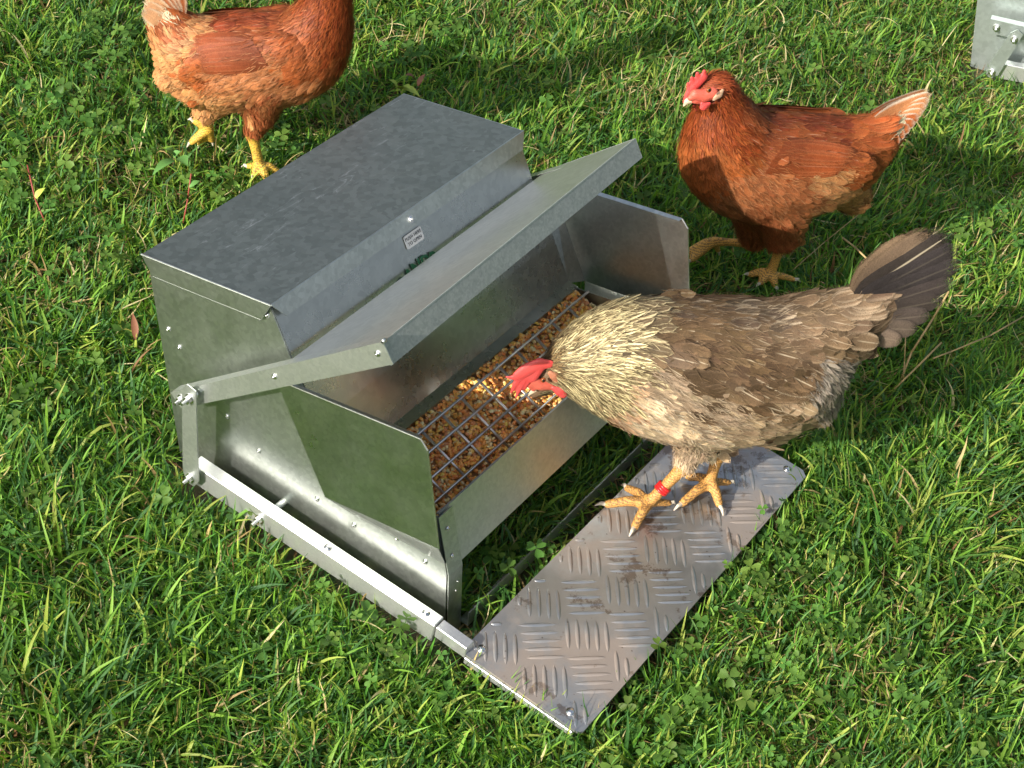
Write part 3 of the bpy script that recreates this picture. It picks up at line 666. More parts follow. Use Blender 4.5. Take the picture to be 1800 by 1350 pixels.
    mb.slab([TL, TR, BR, BL], -nn2 * .0012); cov = mb.build('trough_cover', M_cover, root)
    mb = MB(); mb.slab([TL + nn2 * .0002, TR + nn2 * .0002, TR + dF, TL + dF], np.cross(TR - TL, dF) / np.linalg.norm(np.cross(TR - TL, dF)) * .0012)
    rb = (BR - TR) / np.linalg.norm(BR - TR)
    mb.slab([TR + nn2 * .0001 + [.0004, 0, 0], TR + dF + [.0004, 0, 0], BR + dF * .6 + [.0004, 0, 0], BR + [.0004, 0, 0]], (.0011, 0, 0))
    mb.build('cover_rim', M_rim, cov)
    return root
feeder = make_feeder(True, 'galvanised steel treadle feeder with its cover raised over a trough of corn')
feeder2 = make_feeder(False, 'second galvanised feeder cut off by the top right corner of the photo', (F2['loc'][0], F2['loc'][1], 0.0), F2['rz'])

# ------------------------------------------------------------------ grain in the trough
def build_grain():
    bm = bmesh.new(); bmesh.ops.create_icosphere(bm, subdivisions=2, radius=1.0); bv = np.array([v.co[:] for v in bm.verts]); bf = np.array([[v.index for v in f.verts] for f in bm.faces]); bm.free()
    n = 5000; X = RNG.uniform(.008, W_ - .008, n); Y = RNG.uniform(-.312, -.211, n)
    hz = .1080 + (Y + .215) * .20 + .0025 * np.sin(X * 31) * np.cos(Y * 60) + RNG.uniform(-.0045, .0015, n)
    hz = np.where(Y < -.300, hz - (-.300 - Y) * .3, hz)
    V = []; C = []
    pal = np.array([lin(214, 136, 58), lin(222, 154, 66), lin(220, 178, 122), lin(205, 122, 56), lin(226, 192, 145), lin(228, 168, 72), lin(180, 108, 58)])
    pk = RNG.choice(len(pal), n, p=[.24, .20, .15, .15, .08, .10, .08]); col = np.minimum(.9, pal[pk] * (1.2 + .35 * RNG.random((n, 1))) + np.array([.02, .05, .03]))
    for i in range(n):
        s = np.array([.0031, .0026, .0018]) * RNG.uniform(.6, 1.15) * RNG.uniform(.85, 1.15, 3)
        v = bv * s; v[:, 1] *= 1 - .35 * (bv[:, 0] * .5 + .5); v += RNG.normal(0, .00012, v.shape)
        a, b, c = RNG.random() * 6.28, RNG.normal(0, .55), RNG.normal(0, .55)
        R = np.array(Matrix.Rotation(a, 3, 'Z') @ Matrix.Rotation(b, 3, 'X') @ Matrix.Rotation(c, 3, 'Y')); v = v @ R.T + [X[i], Y[i], hz[i]]
        V.append(v); cc = np.ones((len(bv), 4)); cc[:, :3] = col[i]
        tip = bv[:, 0] < -.55; cc[tip, :3] = cc[tip, :3] * .7 + np.array([.55, .42, .28]) * .3; C.append(cc)
    Fq = (bf[None] + (np.arange(n) * len(bv))[:, None, None]).reshape(-1, 3)
    o = fast_mesh('corn_grain', np.concatenate(V), Fq, M_corn, cols={'kc': np.concatenate(C)}, tris=True)
    tag(o, 'orange and yellow corn kernels filling the trough under the wire grid', 'corn', kind='stuff')
    mb = MB(); mb.slab([(.006, -.208, .1010), (W_ - .006, -.208, .1010), (W_ - .006, -.3180, .0820), (.006, -.3180, .0820)], (0, 0, -.002)); mb.build('grain_bed', M_cornbed, o)
build_grain()
#HENS#
# ------------------------------------------------------------------ hens
def capsule_mesh(caps, n=14):
    """list of (p0, r0, p1, r1[, flat axis, flat factor]) -> one soup of closed rounded cones"""
    mb = MB()
    for c in caps:
        p0, r0, p1, r1 = np.array(c[0], float), c[1], np.array(c[2], float), c[3]
        ax = np.array(c[4], float) if len(c) > 4 else None; ff = c[5] if len(c) > 5 else 1.0
        t = p1 - p0; L = np.linalg.norm(t)
        t = t / L if L > 1e-7 else np.array([0, 0, 1.0]); h = np.array([0, 0, 1.0]) if abs(t[2]) < .9 else np.array([1.0, 0, 0])
        e = np.cross(t, h); e /= np.linalg.norm(e); g = np.cross(t, e); rings = []
        for k in range(1, 5): a = -math.pi / 2 + k * math.pi / 8; rings.append((p0 + t * r0 * math.sin(a), r0 * math.cos(a)))
        for k in range(0, 4): a = k * math.pi / 8; rings.append((p1 + t * r1 * math.sin(a), r1 * math.cos(a)))
        v = []
        for q, r in rings:
            for j in range(n):
                w = 2 * math.pi * j / n; d = (e * math.cos(w) + g * math.sin(w)) * r; v.append(q + d)
        v.append(p0 - t * r0); v.append(p1 + t * r1); v = np.array(v)
        if ax is not None:
            mid = (p0 + p1) / 2; d = (v - mid) @ ax; v = v - np.outer(d * (1 - ff), ax)
        m_ = len(rings); f = []
        for k in range(m_ - 1):
            for j in range(n): f.append((k * n + j, k * n + (j + 1) % n, (k + 1) * n + (j + 1) % n, (k + 1) * n + j))
        for j in range(n): f.append((m_ * n, (j + 1) % n, j)); f.append((m_ * n + 1, (m_ - 1) * n + j, (m_ - 1) * n + (j + 1) % n))
        mb.add(v, f)
    return mb
def remeshed(name, mb, voxel, mat, parent=None, smooth_it=2):
    o = mesh_obj(name + '_src', mb.v, mb.f, mat)
    bm = bmesh.new(); bm.from_mesh(o.data); bmesh.ops.recalc_face_normals(bm, faces=bm.faces); bm.to_mesh(o.data); bm.free()
    r = o.modifiers.new('r', 'REMESH'); r.mode = 'VOXEL'; r.voxel_size = voxel
    if smooth_it: s = o.modifiers.new('s', 'SMOOTH'); s.iterations = smooth_it; s.factor = .5
    dg = bpy.context.evaluated_depsgraph_get(); me = bpy.data.meshes.new_from_object(o.evaluated_get(dg)); me.name = name
    bpy.data.objects.remove(o)
    me.materials.clear(); me.materials.append(mat); me.shade_smooth()
    q = bpy.data.objects.new(name, me); COL.objects.link(q)
    if parent: q.parent = parent
    return q
def feather_mesh(name, P, T, N, L, W, cur, fc, ec, ea, sa, parent, pointy=None, flat=.07, seg=6, soft=None):
    """P root, T direction, N outward; arrays"""
    n = len(P); t = np.linspace(0, 1, seg + 1); us = np.linspace(-1, 1, 5)
    T = T / np.linalg.norm(T, axis=1)[:, None]; B = np.cross(N, T); B /= np.linalg.norm(B, axis=1)[:, None]; N = np.cross(T, B)
    pt = np.zeros(n) if pointy is None else pointy
    wr = np.minimum(1, (t / .35 + .12) ** .6) * np.sqrt(np.clip(1 - np.clip((t - .5) / .5, 0, 1) ** 2.6, 0.0, 1))
    wp = np.minimum(1, (t / .3 + .12) ** .7) * np.clip(1 - np.clip((t - .25) / .75, 0, 1) ** 1.5, 0.02, 1)
    w = (wr[None] * (1 - pt[:, None]) + wp[None] * pt[:, None]) * W[:, None]
    V = P[:, None, None, :] + T[:, None, None, :] * (L[:, None] * t[None])[:, :, None, None]
    V = V + B[:, None, None, :] * (w[:, :, None] * us[None, None, :])[..., None]
    hgt = cur[:, None, None] * L[:, None, None] * (-(t[None, :, None] ** 2)) - flat * 2.2 * w[:, :, None] * (us[None, None, :] ** 2)
    V = V + N[:, None, None, :] * hgt[..., None]
    idx = np.arange(n * (seg + 1) * 5).reshape(n, seg + 1, 5)
    Q = np.stack([idx[:, :-1, :-1], idx[:, :-1, 1:], idx[:, 1:, 1:], idx[:, 1:, :-1]], -1).reshape(-1, 4)[:, ::-1]
    UV = np.zeros((n, seg + 1, 5, 2)); UV[..., 0] = (us * .5 + .5)[None, None]; UV[..., 1] = t[None, :, None]
    FA = np.ones((n, seg + 1, 5, 4)); FA[..., :3] = fc[:, None, None, :]; FA[..., 3] = ea[:, None, None]
    FB = np.ones((n, seg + 1, 5, 4)); FB[..., :3] = ec[:, None, None, :]; FB[..., 3] = sa[:, None, None]
    o = fast_mesh(name, V.reshape(-1, 3), Q, M_feather, parent, uv=UV.reshape(-1, 2), cols={'fa': FA.reshape(-1, 4), 'fb': FB.reshape(-1, 4)})
    if soft is not None:  # coat shading: feathers take most of their normal from the body under them
        VN = soft[:, None, None, :] * .8 + N[:, None, None, :] * .2 + B[:, None, None, :] * (us * .22)[None, None, :, None] + T[:, None, None, :] * (.10 * t)[None, :, None, None]
        VN = VN.reshape(-1, 3); VN /= np.linalg.norm(VN, axis=1)[:, None]; o.data.normals_split_custom_set_from_vertices(VN.tolist())
    return o

class Hen:
    def __init__(s, name, label, P0, a, skin, leg):
        s.P0 = np.array([P0[0], P0[1], 0.0]); a = np.array([a[0], a[1], 0.0]); s.a = a / np.linalg.norm(a)
        l = np.array([-s.a[1], s.a[0], 0.0])
        if np.dot(l, CAM - s.P0) < 0: l = -l
        s.l = l; s.skin = skin; s.leg = leg; s.caps = []; s.legsk = []; s.label = label
        s.root = None
    def at(s, u, v, off=0.0): return on_plane(u, v, s.P0 + s.l * off, s.l)
    def pr(s, px, p): return px * depth(p) / F
    def spine(s, pts, lat=.92, shrink=5):
        """pts: (u, v, r_px[, lat])"""
        C = [s.at(q[0], q[1]) for q in pts]; R = [s.pr(max(3, q[2] - shrink), c) for q, c in zip(pts, C)]; La = [q[3] if len(q) > 3 else lat for q in pts]
        # catmull-rom samples
        out = []; n = len(C)
        for i in range(n - 1):
            p = [C[max(0, i - 1)], C[i], C[i + 1], C[min(n - 1, i + 2)]]; r = [R[max(0, i - 1)], R[i], R[i + 1], R[min(n - 1, i + 2)]]
            for k in range(5):
                t = k / 5.0; w = [-.5 * t + t * t - .5 * t ** 3, 1 - 2.5 * t * t + 1.5 * t ** 3, .5 * t + 2 * t * t - 1.5 * t ** 3, -.5 * t * t + .5 * t ** 3]
                out.append((sum(x * y for x, y in zip(w, p)), sum(x * y for x, y in zip(w, r)), La[i] * (1 - t) + La[i + 1] * t))
        out.append((C[-1], R[-1], La[-1]))
        for i in range(len(out) - 1): s.caps.append((out[i][0], out[i][1], out[i + 1][0], out[i + 1][1], s.l, out[i][2]))
        s.sp = out
    def blob(s, u, v, r, off=0.0, u2=None, v2=None, r2=None, off2=None, lat=1.0, mirror=False):
        p = s.at(u, v, off); q = s.at(u2 if u2 is not None else u, v2 if v2 is not None else v, off2 if off2 is not None else off)
        R1 = s.pr(r, p); R2 = s.pr(r2 if r2 is not None else r, q); s.caps.append((p, R1, q, R2, s.l, lat))
    def wing(s, u, v, r, u2, v2, r2, off, off2, lat=.5):
        for g in (1, -1):
            p = s.at(u, v) + s.l * off * g; q = s.at(u2, v2) + s.l * off2 * g; s.caps.append((p, s.pr(r, p), q, s.pr(r2, q), s.l, lat))
    def limb(s, pts, col=True):
        """pts [(p3, r)] joined; marks the scaly leg skeleton"""
        for (p, r), (q, r2) in zip(pts[:-1], pts[1:]):
            s.caps.append((p, r, q, r2))
            if col: s.legsk.append((np.array(p), np.array(q), max(r, r2)))
    def toe(s, base, tip, z, r0=.0056, r1=.0042, lift=.004, claw=True):
        r0 *= 1.14; r1 *= 1.14
        base = np.array(base, float); tip = np.array(tip, float); mid = (base + tip) / 2 + [0, 0, lift]
        k = (tip - base); cl = tip + k / np.linalg.norm(k) * .004
        s.limb([(base, r0), (mid, r0 * .92), (tip, r1)])
        return tip, k / np.linalg.norm(k)
    def claw(s, tip, d, ln=.011):
        mb = MB(); p = tip + d * .001; q = p + d * ln * .55 + np.array([0, 0, .0015]); e = p + d * ln + np.array([0, 0, -.0015])
        cm = capsule_mesh([(p, .0027, q, .0021), (q, .0021, e, .0007)], 8); return cm
    def build_body(s, voxel=.0026):
        o = remeshed('hen', capsule_mesh(s.caps), voxel, M_body); tag(o, s.label, 'hen', 'hens feeding around the feeder'); s.body = o
        me = o.data; n = len(me.vertices); co = np.zeros(n * 3, np.float32); me.vertices.foreach_get('co', co); co = co.reshape(-1, 3)
        c = np.ones((n, 4), np.float32); c[:, :3] = s.skin; c[:, 3] = 0
        s.legd = np.full(n, 9.0); 
        for p, q, r in s.legsk:
            t = np.clip(((co - p) @ (q - p)) / max(1e-9, (q - p) @ (q - p)), 0, 1); d = np.linalg.norm(co - (p + t[:, None] * (q - p)), axis=1) - r
            s.legd = np.minimum(s.legd, d)
        L = s.legd < .0022; c[L, :3] = s.leg; c[L, 3] = 1
        a = me.color_attributes.new('skin', 'FLOAT_COLOR', 'POINT'); a.data.foreach_set('color', c.ravel())
        # surface samples
        m_ = len(me.polygons); ce = np.zeros(m_ * 3, np.float32); me.polygons.foreach_get('center', ce); s.ce = ce.reshape(-1, 3)
        nn = np.zeros(m_ * 3, np.float32); me.polygons.foreach_get('normal', nn); s.nn = nn.reshape(-1, 3)
        ar = np.zeros(m_, np.float32); me.polygons.foreach_get('area', ar); s.ar = ar
        return o
    def near(s, P):
        side = (P - s.P0) @ s.l; return np.where((side > 0)[:, None], P, P - 2 * np.outer(side, s.l))
    def plumage(s, styles, flows, bald, k=1.0, minleg=.004, lift=.13):
        """styles: (u,v,name-index dict); flows: (u,v,du,dv)"""
        ce, nn = s.ce.astype(float), s.nn.astype(float)
        Q = s.near(ce); px = to_px(Q)
        st = np.array([[q[0], q[1]] for q in styles], float); si = [q[2] for q in styles]
        jit = px + RNG.normal(0, 10, px.shape)
        ix = np.argmin(((jit[:, None] - st[None]) ** 2).sum(2), 1)
        names = sorted(set(si)); tab = {m_: S[m_] for m_ in names}
        sp_ = np.array([tab[si[i]]['gap'] for i in ix])
        ok = np.ones(len(ce), bool)
        for (u, v, r) in bald: ok &= ((px[:, 0] - u) ** 2 + (px[:, 1] - v) ** 2) > r * r
        for p, q, r in s.legsk:
            t = np.clip(((ce - p) @ (q - p)) / max(1e-9, (q - p) @ (q - p)), 0, 1); d = np.linalg.norm(ce - (p + t[:, None] * (q - p)), axis=1) - r; ok &= d > minleg
        w = np.where(ok, s.ar / sp_ ** 2, 0); w /= w.sum()
        cand = RNG.choice(len(ce), min(len(ce), 30000), replace=True, p=w); cell = {}; keep = []
        for i in cand:
            g = sp_[i] * .62; p = ce[i]; key = (int(p[0] / .012), int(p[1] / .012), int(p[2] / .012)); good = True
            for dx in (-1, 0, 1):
                for dy in (-1, 0, 1):
                    for dz in (-1, 0, 1):
                        for j in cell.get((key[0] + dx, key[1] + dy, key[2] + dz), ()):
                            if abs(ce[j][0] - p[0]) < g and abs(ce[j][1] - p[1]) < g and abs(ce[j][2] - p[2]) < g: good = False; break
                        if not good: break
                    if not good: break
                if not good: break
            if good: cell.setdefault(key, []).append(i); keep.append(i)
        keep = np.array(keep); n = len(keep); P = ce[keep]; N = nn[keep]; pk = px[keep]
        # flow: px direction read as a direction within the hen's middle plane, then laid onto the surface
        fl = np.array(flows, float); d2 = ((pk[:, None] - fl[None, :, :2]) ** 2).sum(2) + 60.0; wt = 1 / d2 ** 1.5; wt /= wt.sum(1)[:, None]
        F2d = wt @ (fl[:, 2:] / np.linalg.norm(fl[:, 2:], axis=1)[:, None])
        da = to_px(s.P0 + s.a * .01 + [0, 0, .15])[0] - to_px(s.P0 + [0, 0, .15])[0]; dz = to_px(s.P0 + [0, 0, .16])[0] - to_px(s.P0 + [0, 0, .15])[0]
        Mx = np.linalg.inv(np.array([da, dz]).T); ab = F2d @ Mx.T; T = ab[:, :1] * s.a + ab[:, 1:] * np.array([0, 0, 1.0])
        T = T - N * (T * N).sum(1)[:, None]; T /= np.linalg.norm(T, axis=1)[:, None] + 1e-9
        Bn = np.cross(N, T); T = T + Bn * RNG.normal(0, .10, n)[:, None]
        keys = [si[i] for i in ix[keep]]
        g = lambda f: np.array([tab[k_][f] for k_ in keys], float)
        L = g('L') * RNG.uniform(.82, 1.18, n) * k; W = g('W') * RNG.uniform(.85, 1.15, n) * k; fc = g('c'); ec = g('e')
        bri = RNG.uniform(.88, 1.12, (n, 1)); fc = fc * bri; ec = ec * (.5 + .5 * bri)
        hue = RNG.normal(1, .018, (n, 3)); fc = fc * hue
        ea = g('ea') * RNG.uniform(.7, 1.1, n); sa = g('sa') * (RNG.random(n) < .75); pt = g('pt')
        lf = g('lf') * .36
        T2 = T * np.cos(lf)[:, None] + N * np.sin(lf)[:, None]; N2 = N
        P = P - T * (L * .30)[:, None] + N * (.0006 + .0012 * RNG.random(n))[:, None]
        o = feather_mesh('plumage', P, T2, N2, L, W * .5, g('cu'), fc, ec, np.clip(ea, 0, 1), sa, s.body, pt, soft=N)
        # loose barbs standing off the feathers
        m_ = 14000; r_ = RNG.integers(0, n, m_); a_ = RNG.uniform(-.2, .7, m_)
        Bq = np.cross(N[r_], T[r_]); P3 = P[r_] + T[r_] * (L[r_] * a_)[:, None] + Bq * (W[r_] * RNG.uniform(-.6, .6, m_))[:, None] + N[r_] * RNG.uniform(.0005, .0022, m_)[:, None]
        T3 = T[r_] + Bq * RNG.normal(0, .28, m_)[:, None] + N[r_] * RNG.uniform(-.02, .16, m_)[:, None]
        mixc = RNG.random((m_, 1)); C3 = (fc[r_] * (1 - mixc) + ec[r_] * mixc) * RNG.uniform(.85, 1.05, (m_, 1))
        feather_mesh('down', P3, T3, N[r_], RNG.uniform(.007, .016, m_), RNG.uniform(.00025, .0006, m_), np.full(m_, .12), C3, C3, np.zeros(m_), np.zeros(m_), s.body, np.ones(m_), .0, 3, soft=N[r_])
        return o
    def hit(s, u, v):
        if not hasattr(s, 'bvh'):
            from mathutils.bvhtree import BVHTree
            me = s.body.data; s.bvh = BVHTree.FromPolygons([x.co.copy() for x in me.vertices], [tuple(f.vertices) for f in me.polygons])
        d = ray(u, v); r = s.bvh.ray_cast(Vector(CAM), Vector(d).normalized())
        return None if r[0] is None else (np.array(r[0]), np.array(r[1]))
    def quills(s, name, items, col_jit=.06, onbody=False):
        """long feathers: (u0,v0,off0, u1,v1,off1, width m, curl, fc, ec, ea, sa, pointy)"""
        P = []; T = []; N = []; L = []; W = []; cu = []; fc = []; ec = []; ea = []; sa = []; pt = []
        for it in items:
            p = s.at(it[0], it[1], abs(it[2])); q = s.at(it[3], it[4], abs(it[5]))
            if it[2] < 0:
                p = p - 2 * s.l * np.dot(p - s.P0, s.l); q = q - 2 * s.l * np.dot(q - s.P0, s.l)
            nr0 = None
            if onbody:
                h0 = s.hit(it[0], it[1]); h1 = s.hit(it[3], it[4])
                if h0 is not None:
                    p = h0[0] + h0[1] * .0030; nr0 = h0[1]
                    q = (h1[0] + h1[1] * .0060) if h1 is not None else p + (s.at(it[3], it[4], .05) - s.at(it[0], it[1], .05))
                    if it[2] < 0:
                        R_ = lambda x: x - 2 * s.l * np.dot(x, s.l)
                        p = s.P0 + R_(p - s.P0); q = s.P0 + R_(q - s.P0); nr0 = R_(nr0)
            if not onbody: q = p + (q - p) * 1.09
            d = q - p; P.append(p); T.append(d); L.append(np.linalg.norm(d)); W.append(it[6] * .5); cu.append(it[7])
            nr = s.l * (1 if it[2] >= 0 else -1); tilt = it[13] if len(it) > 13 else .35; nr = nr + np.array([0, 0, tilt]); N.append(nr if nr0 is None else nr0)
            j = RNG.uniform(1 - col_jit, 1 + col_jit); fc.append(np.array(it[8]) * j * FK); ec.append(np.array(it[9]) * j * FK); ea.append(it[10]); sa.append(it[11]); pt.append(it[12])
        ar = lambda x: np.array(x, float)
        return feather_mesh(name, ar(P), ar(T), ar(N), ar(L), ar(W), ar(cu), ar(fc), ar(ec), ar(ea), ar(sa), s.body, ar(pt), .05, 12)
FK = .74
def st(c, e, L, W, gap, ea=.8, sa=0., pt=0., lf=.13, cu=.06): return dict(c=tuple(x * FK for x in c), e=tuple(x * FK for x in e), L=L, W=W, gap=gap, ea=ea, sa=sa, pt=pt, lf=lf, cu=cu)
S = {}
def flesh(name, hen, polys, r, mat, off=0.0, voxel=.0011, flat=1.0, offs=None):
    """comb / wattle grown from chains of px points: [(u,v,r_px[,off])...]"""
    caps = []
    for ch in polys:
        for q, w in zip(ch[:-1], ch[1:]):
            p0 = hen.at(q[0], q[1], off + (q[3] if len(q) > 3 else 0)); p1 = hen.at(w[0], w[1], off + (w[3] if len(w) > 3 else 0))
            caps.append((p0, hen.pr(q[2], p0), p1, hen.pr(w[2], p1), hen.l, flat))
    return remeshed(name, capsule_mesh(caps, 10), voxel, mat, hen.body, 2)
def eye(hen, u, v, off, r=.0042):
    p = hen.at(u, v, off); d = (hen.l * .9 + np.array([0, 0, .35])); d /= np.linalg.norm(d)
    mb = MB(); mb.dome(p, d, r, r * .75, 16, 5); e = mb.build('eye', M_eye, hen.body, True)
    mb = MB(); mb.dome(p + d * r * .52, d, r * .55, r * .32, 12, 4); mb.build('pupil', M_pupil, e, True)

# ---- brown-grey hen at the trough
def grey_hen():
    global S
    h = Hen('hen', 'brownish grey hen with cream neck standing on the foot plate and pecking corn', (.330, -.440), (-.66, .75), lin(120, 95, 70), lin(214, 158, 84))
    h.spine([(958, 668, 22, .9), (968, 655, 31, .85), (1000, 642, 50, .85), (1050, 634, 88, .8), (1110, 634, 122, .82), (1190, 650, 143, .85), (1285, 655, 147, .88), (1365, 640, 130, .88), (1425, 600, 96, .85), (1480, 570, 74, .75), (1530, 545, 54, .6), (1570, 520, 34, .4)])
    h.blob(1350, 690, 96, 0, 1410, 690, 66, lat=1.0)
    h.blob(1210, 700, 80, .012, 1225, 765, 46, .016, mirror=False)
    h.wing(1190, 628, 92, 1400, 630, 46, .030, .048)
    # near leg (ringed) and far leg
    zp = .0185
    hockA = on_z(1200, 822, .074); footA = on_z(1140, 884, zp + .010); kneeA = h.at(1222, 775, .016)
    h.caps.append((h.at(1228, 740, .016), .024, kneeA, .019)); h.caps.append((kneeA, .019, hockA, .0100))
    h.limb([(hockA, .0078), (hockA * .5 + footA * .5, .0062), (footA, .0068)])
    tipsA = [h.toe(footA, on_z(1068, 886, zp + .003), 0), h.toe(footA, on_z(1116, 925, zp + .003), 0), h.toe(footA, on_z(1103, 858, zp + .004), 0, .0052, .0038), h.toe(footA, on_z(1176, 884, zp + .003), 0, .0046, .0034, .001)]
    hockB = on_z(1262, 800, .070) + np.array([0, 0, 0]); footB = on_z(1248, 848, zp + .010)
    h.caps.append((h.at(1262, 750, -.02), .024, hockB, .010))
    h.limb([(hockB, .0078), (hockB * .5 + footB * .5, .0062), (footB, .0068)])
    tipsB = [h.toe(footB, on_z(1200, 884, zp + .003), 0), h.toe(footB, on_z(1264, 886, zp + .003), 0), h.toe(footB, on_z(1210, 838, zp + .004), 0, .0050, .0038), h.toe(footB, on_z(1281, 848, zp + .003), 0, .0046, .0034, .001)]
    # head
    h.blob(962, 668, 25, 0, 940, 690, 12, lat=.8)
    body = h.build_body()
    for tp_ in (tipsA, tipsB):
        for k_, (t_, d) in enumerate(tp_):
            cm = h.claw(t_, d, .012 if k_ < 2 else .008); cm.build('claw', M_claw, body, True)
    cream = tuple(x * 1.32 for x in lin(236, 218, 164)); dk = tuple(x * 1.2 for x in lin(108, 92, 64)); br = lin(124, 99, 70); br2 = lin(108, 86, 62)
    S = {'hackle': st(dk, cream, .026, .0080, .0064, 1.0, .25, .55, .10, .02), 'hack2': st(lin(110, 92, 68), lin(225, 205, 158), .030, .0125, .0085, .95, .3, .25, .10, .03),
         'nape': st(lin(92, 70, 48), lin(190, 160, 110), .014, .005, .0045, .8, .2, .5, .12), 'back': st(lin(104, 86, 68), lin(196, 175, 145), .030, .017, .0115, .9, .2, .0, .08),
         'saddle': st(lin(124, 101, 75), lin(176, 150, 118), .034, .018, .0125, .7, .6, .1, .09), 'wing': st(br, lin(150, 122, 92), .036, .0175, .0110, .45, .8, .05, .05),
         'wing2': st(br2, lin(138, 110, 82), .040, .0195, .0120, .40, .8, .05, .05), 'pale': st(lin(178, 152, 122), lin(200, 178, 150), .030, .011, .0080, .6, .4, .2, .10),
         'salmon': st(lin(226, 178, 136), lin(238, 205, 168), .020, .011, .0085, .5, .2, .1), 'breast': st(lin(246, 214, 172), lin(255, 240, 210), .026, .012, .0085, .7, .5, .1),
         'belly': st(lin(188, 158, 124), lin(214, 190, 158), .032, .016, .011, .6, .8, .1, .12), 'fluff': st(lin(165, 150, 132), lin(198, 186, 170), .028, .006, .0050, .3, 0, .8, .20),
         'thigh': st(lin(228, 196, 158), lin(240, 212, 178), .014, .006, .0048, .5, 0, .2, .10), 'tailc': st(lin(112, 92, 72), lin(150, 128, 104), .044, .022, .013, .8, .4, .1, .10)}
    styles = [(1000, 640, 'hackle'), (1020, 605, 'hackle'), (1060, 640, 'hackle'), (1000, 680, 'hackle'), (1050, 700, 'hackle'), (1090, 575, 'hackle'), (1100, 640, 'hackle'), (1070, 560, 'hackle'), (1085, 690, 'hackle'),
              (1130, 600, 'hack2'), (1150, 555, 'hack2'), (1120, 660, 'hack2'), (975, 645, 'nape'), (960, 635, 'nape'), (1150, 520, 'back'), (1190, 530, 'back'), (1250, 535, 'back'), (1320, 528, 'back'), (1390, 528, 'back'),
              (1200, 600, 'wing'), (1300, 620, 'wing'), (1350, 650, 'wing2'), (1410, 675, 'wing2'), (1260, 572, 'wing'), (1250, 660, 'wing2'), (1330, 700, 'wing2'), (1330, 580, 'saddle'), (1190, 560, 'wing'),
              (1420, 560, 'saddle'), (1450, 610, 'saddle'), (1480, 530, 'saddle'), (1500, 590, 'tailc'), (1400, 610, 'saddle'), (1550, 540, 'tailc'), (1160, 605, 'wing'), (1190, 645, 'wing2'), (1245, 685, 'wing2'), (1165, 678, 'pale'), (1215, 718, 'pale'), (1265, 742, 'pale'),
              (1110, 700, 'salmon'), (1080, 725, 'salmon'), (1135, 745, 'breast'), (1180, 760, 'breast'), (1240, 780, 'breast'), (1150, 710, 'breast'), (1330, 765, 'belly'), (1390, 745, 'belly'), (1430, 725, 'belly'), (1290, 790, 'belly'),
              (1462, 690, 'fluff'), (1458, 715, 'fluff'), (1215, 800, 'thigh'), (1205, 815, 'thigh')]
    flows = [(975, 640, 1, -.1), (1020, 590, 1, -.8), (1040, 640, 1, -.1), (1030, 700, 1, .65), (1090, 540, 1, -.35), (1100, 640, 1, .05), (1090, 730, 1, .55), (1200, 520, 1, .02), (1300, 530, 1, .05), (1450, 525, 1, -.15),
             (1250, 620, 1, .38), (1350, 660, 1, .48), (1430, 580, 1, .2), (1490, 620, 1, .3), (1160, 760, 1, .4), (1250, 750, 1, .28), (1380, 740, 1, .4), (1210, 800, -.15, 1), (1460, 700, .5, 1), (1540, 560, 1, -.4), (1180, 650, 1, .45)]
    bald = [(955, 668, 17), (940, 690, 14), (1200, 824, 8), (972, 668, 12)]
    h.plumage(styles, flows, bald)
    # wing edge and flight feathers
    q = []
    for sgn in (1, -1):
        for k_ in range(9):
            a_ = k_ / 8.0
            q.append((1200 + 62 * a_, 655 + 42 * a_, sgn * .074, 1385 + 72 * a_, 690 + 10 * math.sin(a_ * 3) - 8 * a_, sgn * (.064 - .008 * a_), .022, .02, br2, lin(150, 125, 98), .5, .9, .12, .35))
        for k_ in range(0):
            a_ = k_ / 9.0
            q.append((1150 + 100 * a_, 646 + 72 * a_, sgn * .070, 1215 + 90 * a_, 690 + 56 * a_, sgn * .070, .015, .03, lin(186, 164, 136), lin(210, 192, 166), .5, .2, .25, .3))
    h.quills('wing_feathers', [x for x in q if x[2] > 0], onbody=True); h.quills('wing_feathers', [x for x in q if x[2] < 0], onbody=True)
    tl = []; gb = lin(64, 56, 52); ge = lin(58, 52, 52)
    T_ = [(1500, 512, 1600, 425, .040, lin(128, 106, 84)), (1502, 515, 1625, 420, .036, lin(118, 98, 80)), (1505, 520, 1655, 424, .036, gb), (1508, 526, 1674, 440, .034, ge), (1512, 534, 1678, 468, .034, ge), (1516, 545, 1668, 500, .032, lin(66, 58, 56)), (1518, 555, 1650, 530, .030, gb), (1518, 566, 1628, 556, .030, lin(78, 68, 62)), (1514, 576, 1606, 580, .028, lin(90, 78, 68)), (1508, 586, 1580, 600, .026, lin(112, 96, 82))]
    for sgn in (1, -1):
        for k_, t_ in enumerate(T_):
            o_ = .004 + .0022 * k_
            tl.append((t_[0], t_[1], sgn * o_ * .6, t_[2], t_[3], sgn * o_, t_[4], .015, t_[5], lin(60, 54, 52) if k_ > 1 else lin(135, 112, 88), .5, .9 if k_ == 2 else .08, .1, .15))
    for k_ in range(14):
        a_ = RNG.random(); b_ = RNG.random()
        tl.append((1462 + 36 * a_, 522 + 76 * b_, .028 - .006 * a_, 1515 + 52 * a_, 506 + 100 * b_ + 8 * a_, .026, .022, .10, lin(136, 112, 86), lin(186, 162, 132), .8, .6, .05, .3))
    h.quills('tail_feathers', [x for x in tl if abs(x[2]) < .018]); h.quills('tail_coverts', [x for x in tl if abs(x[2]) >= .018], onbody=True)
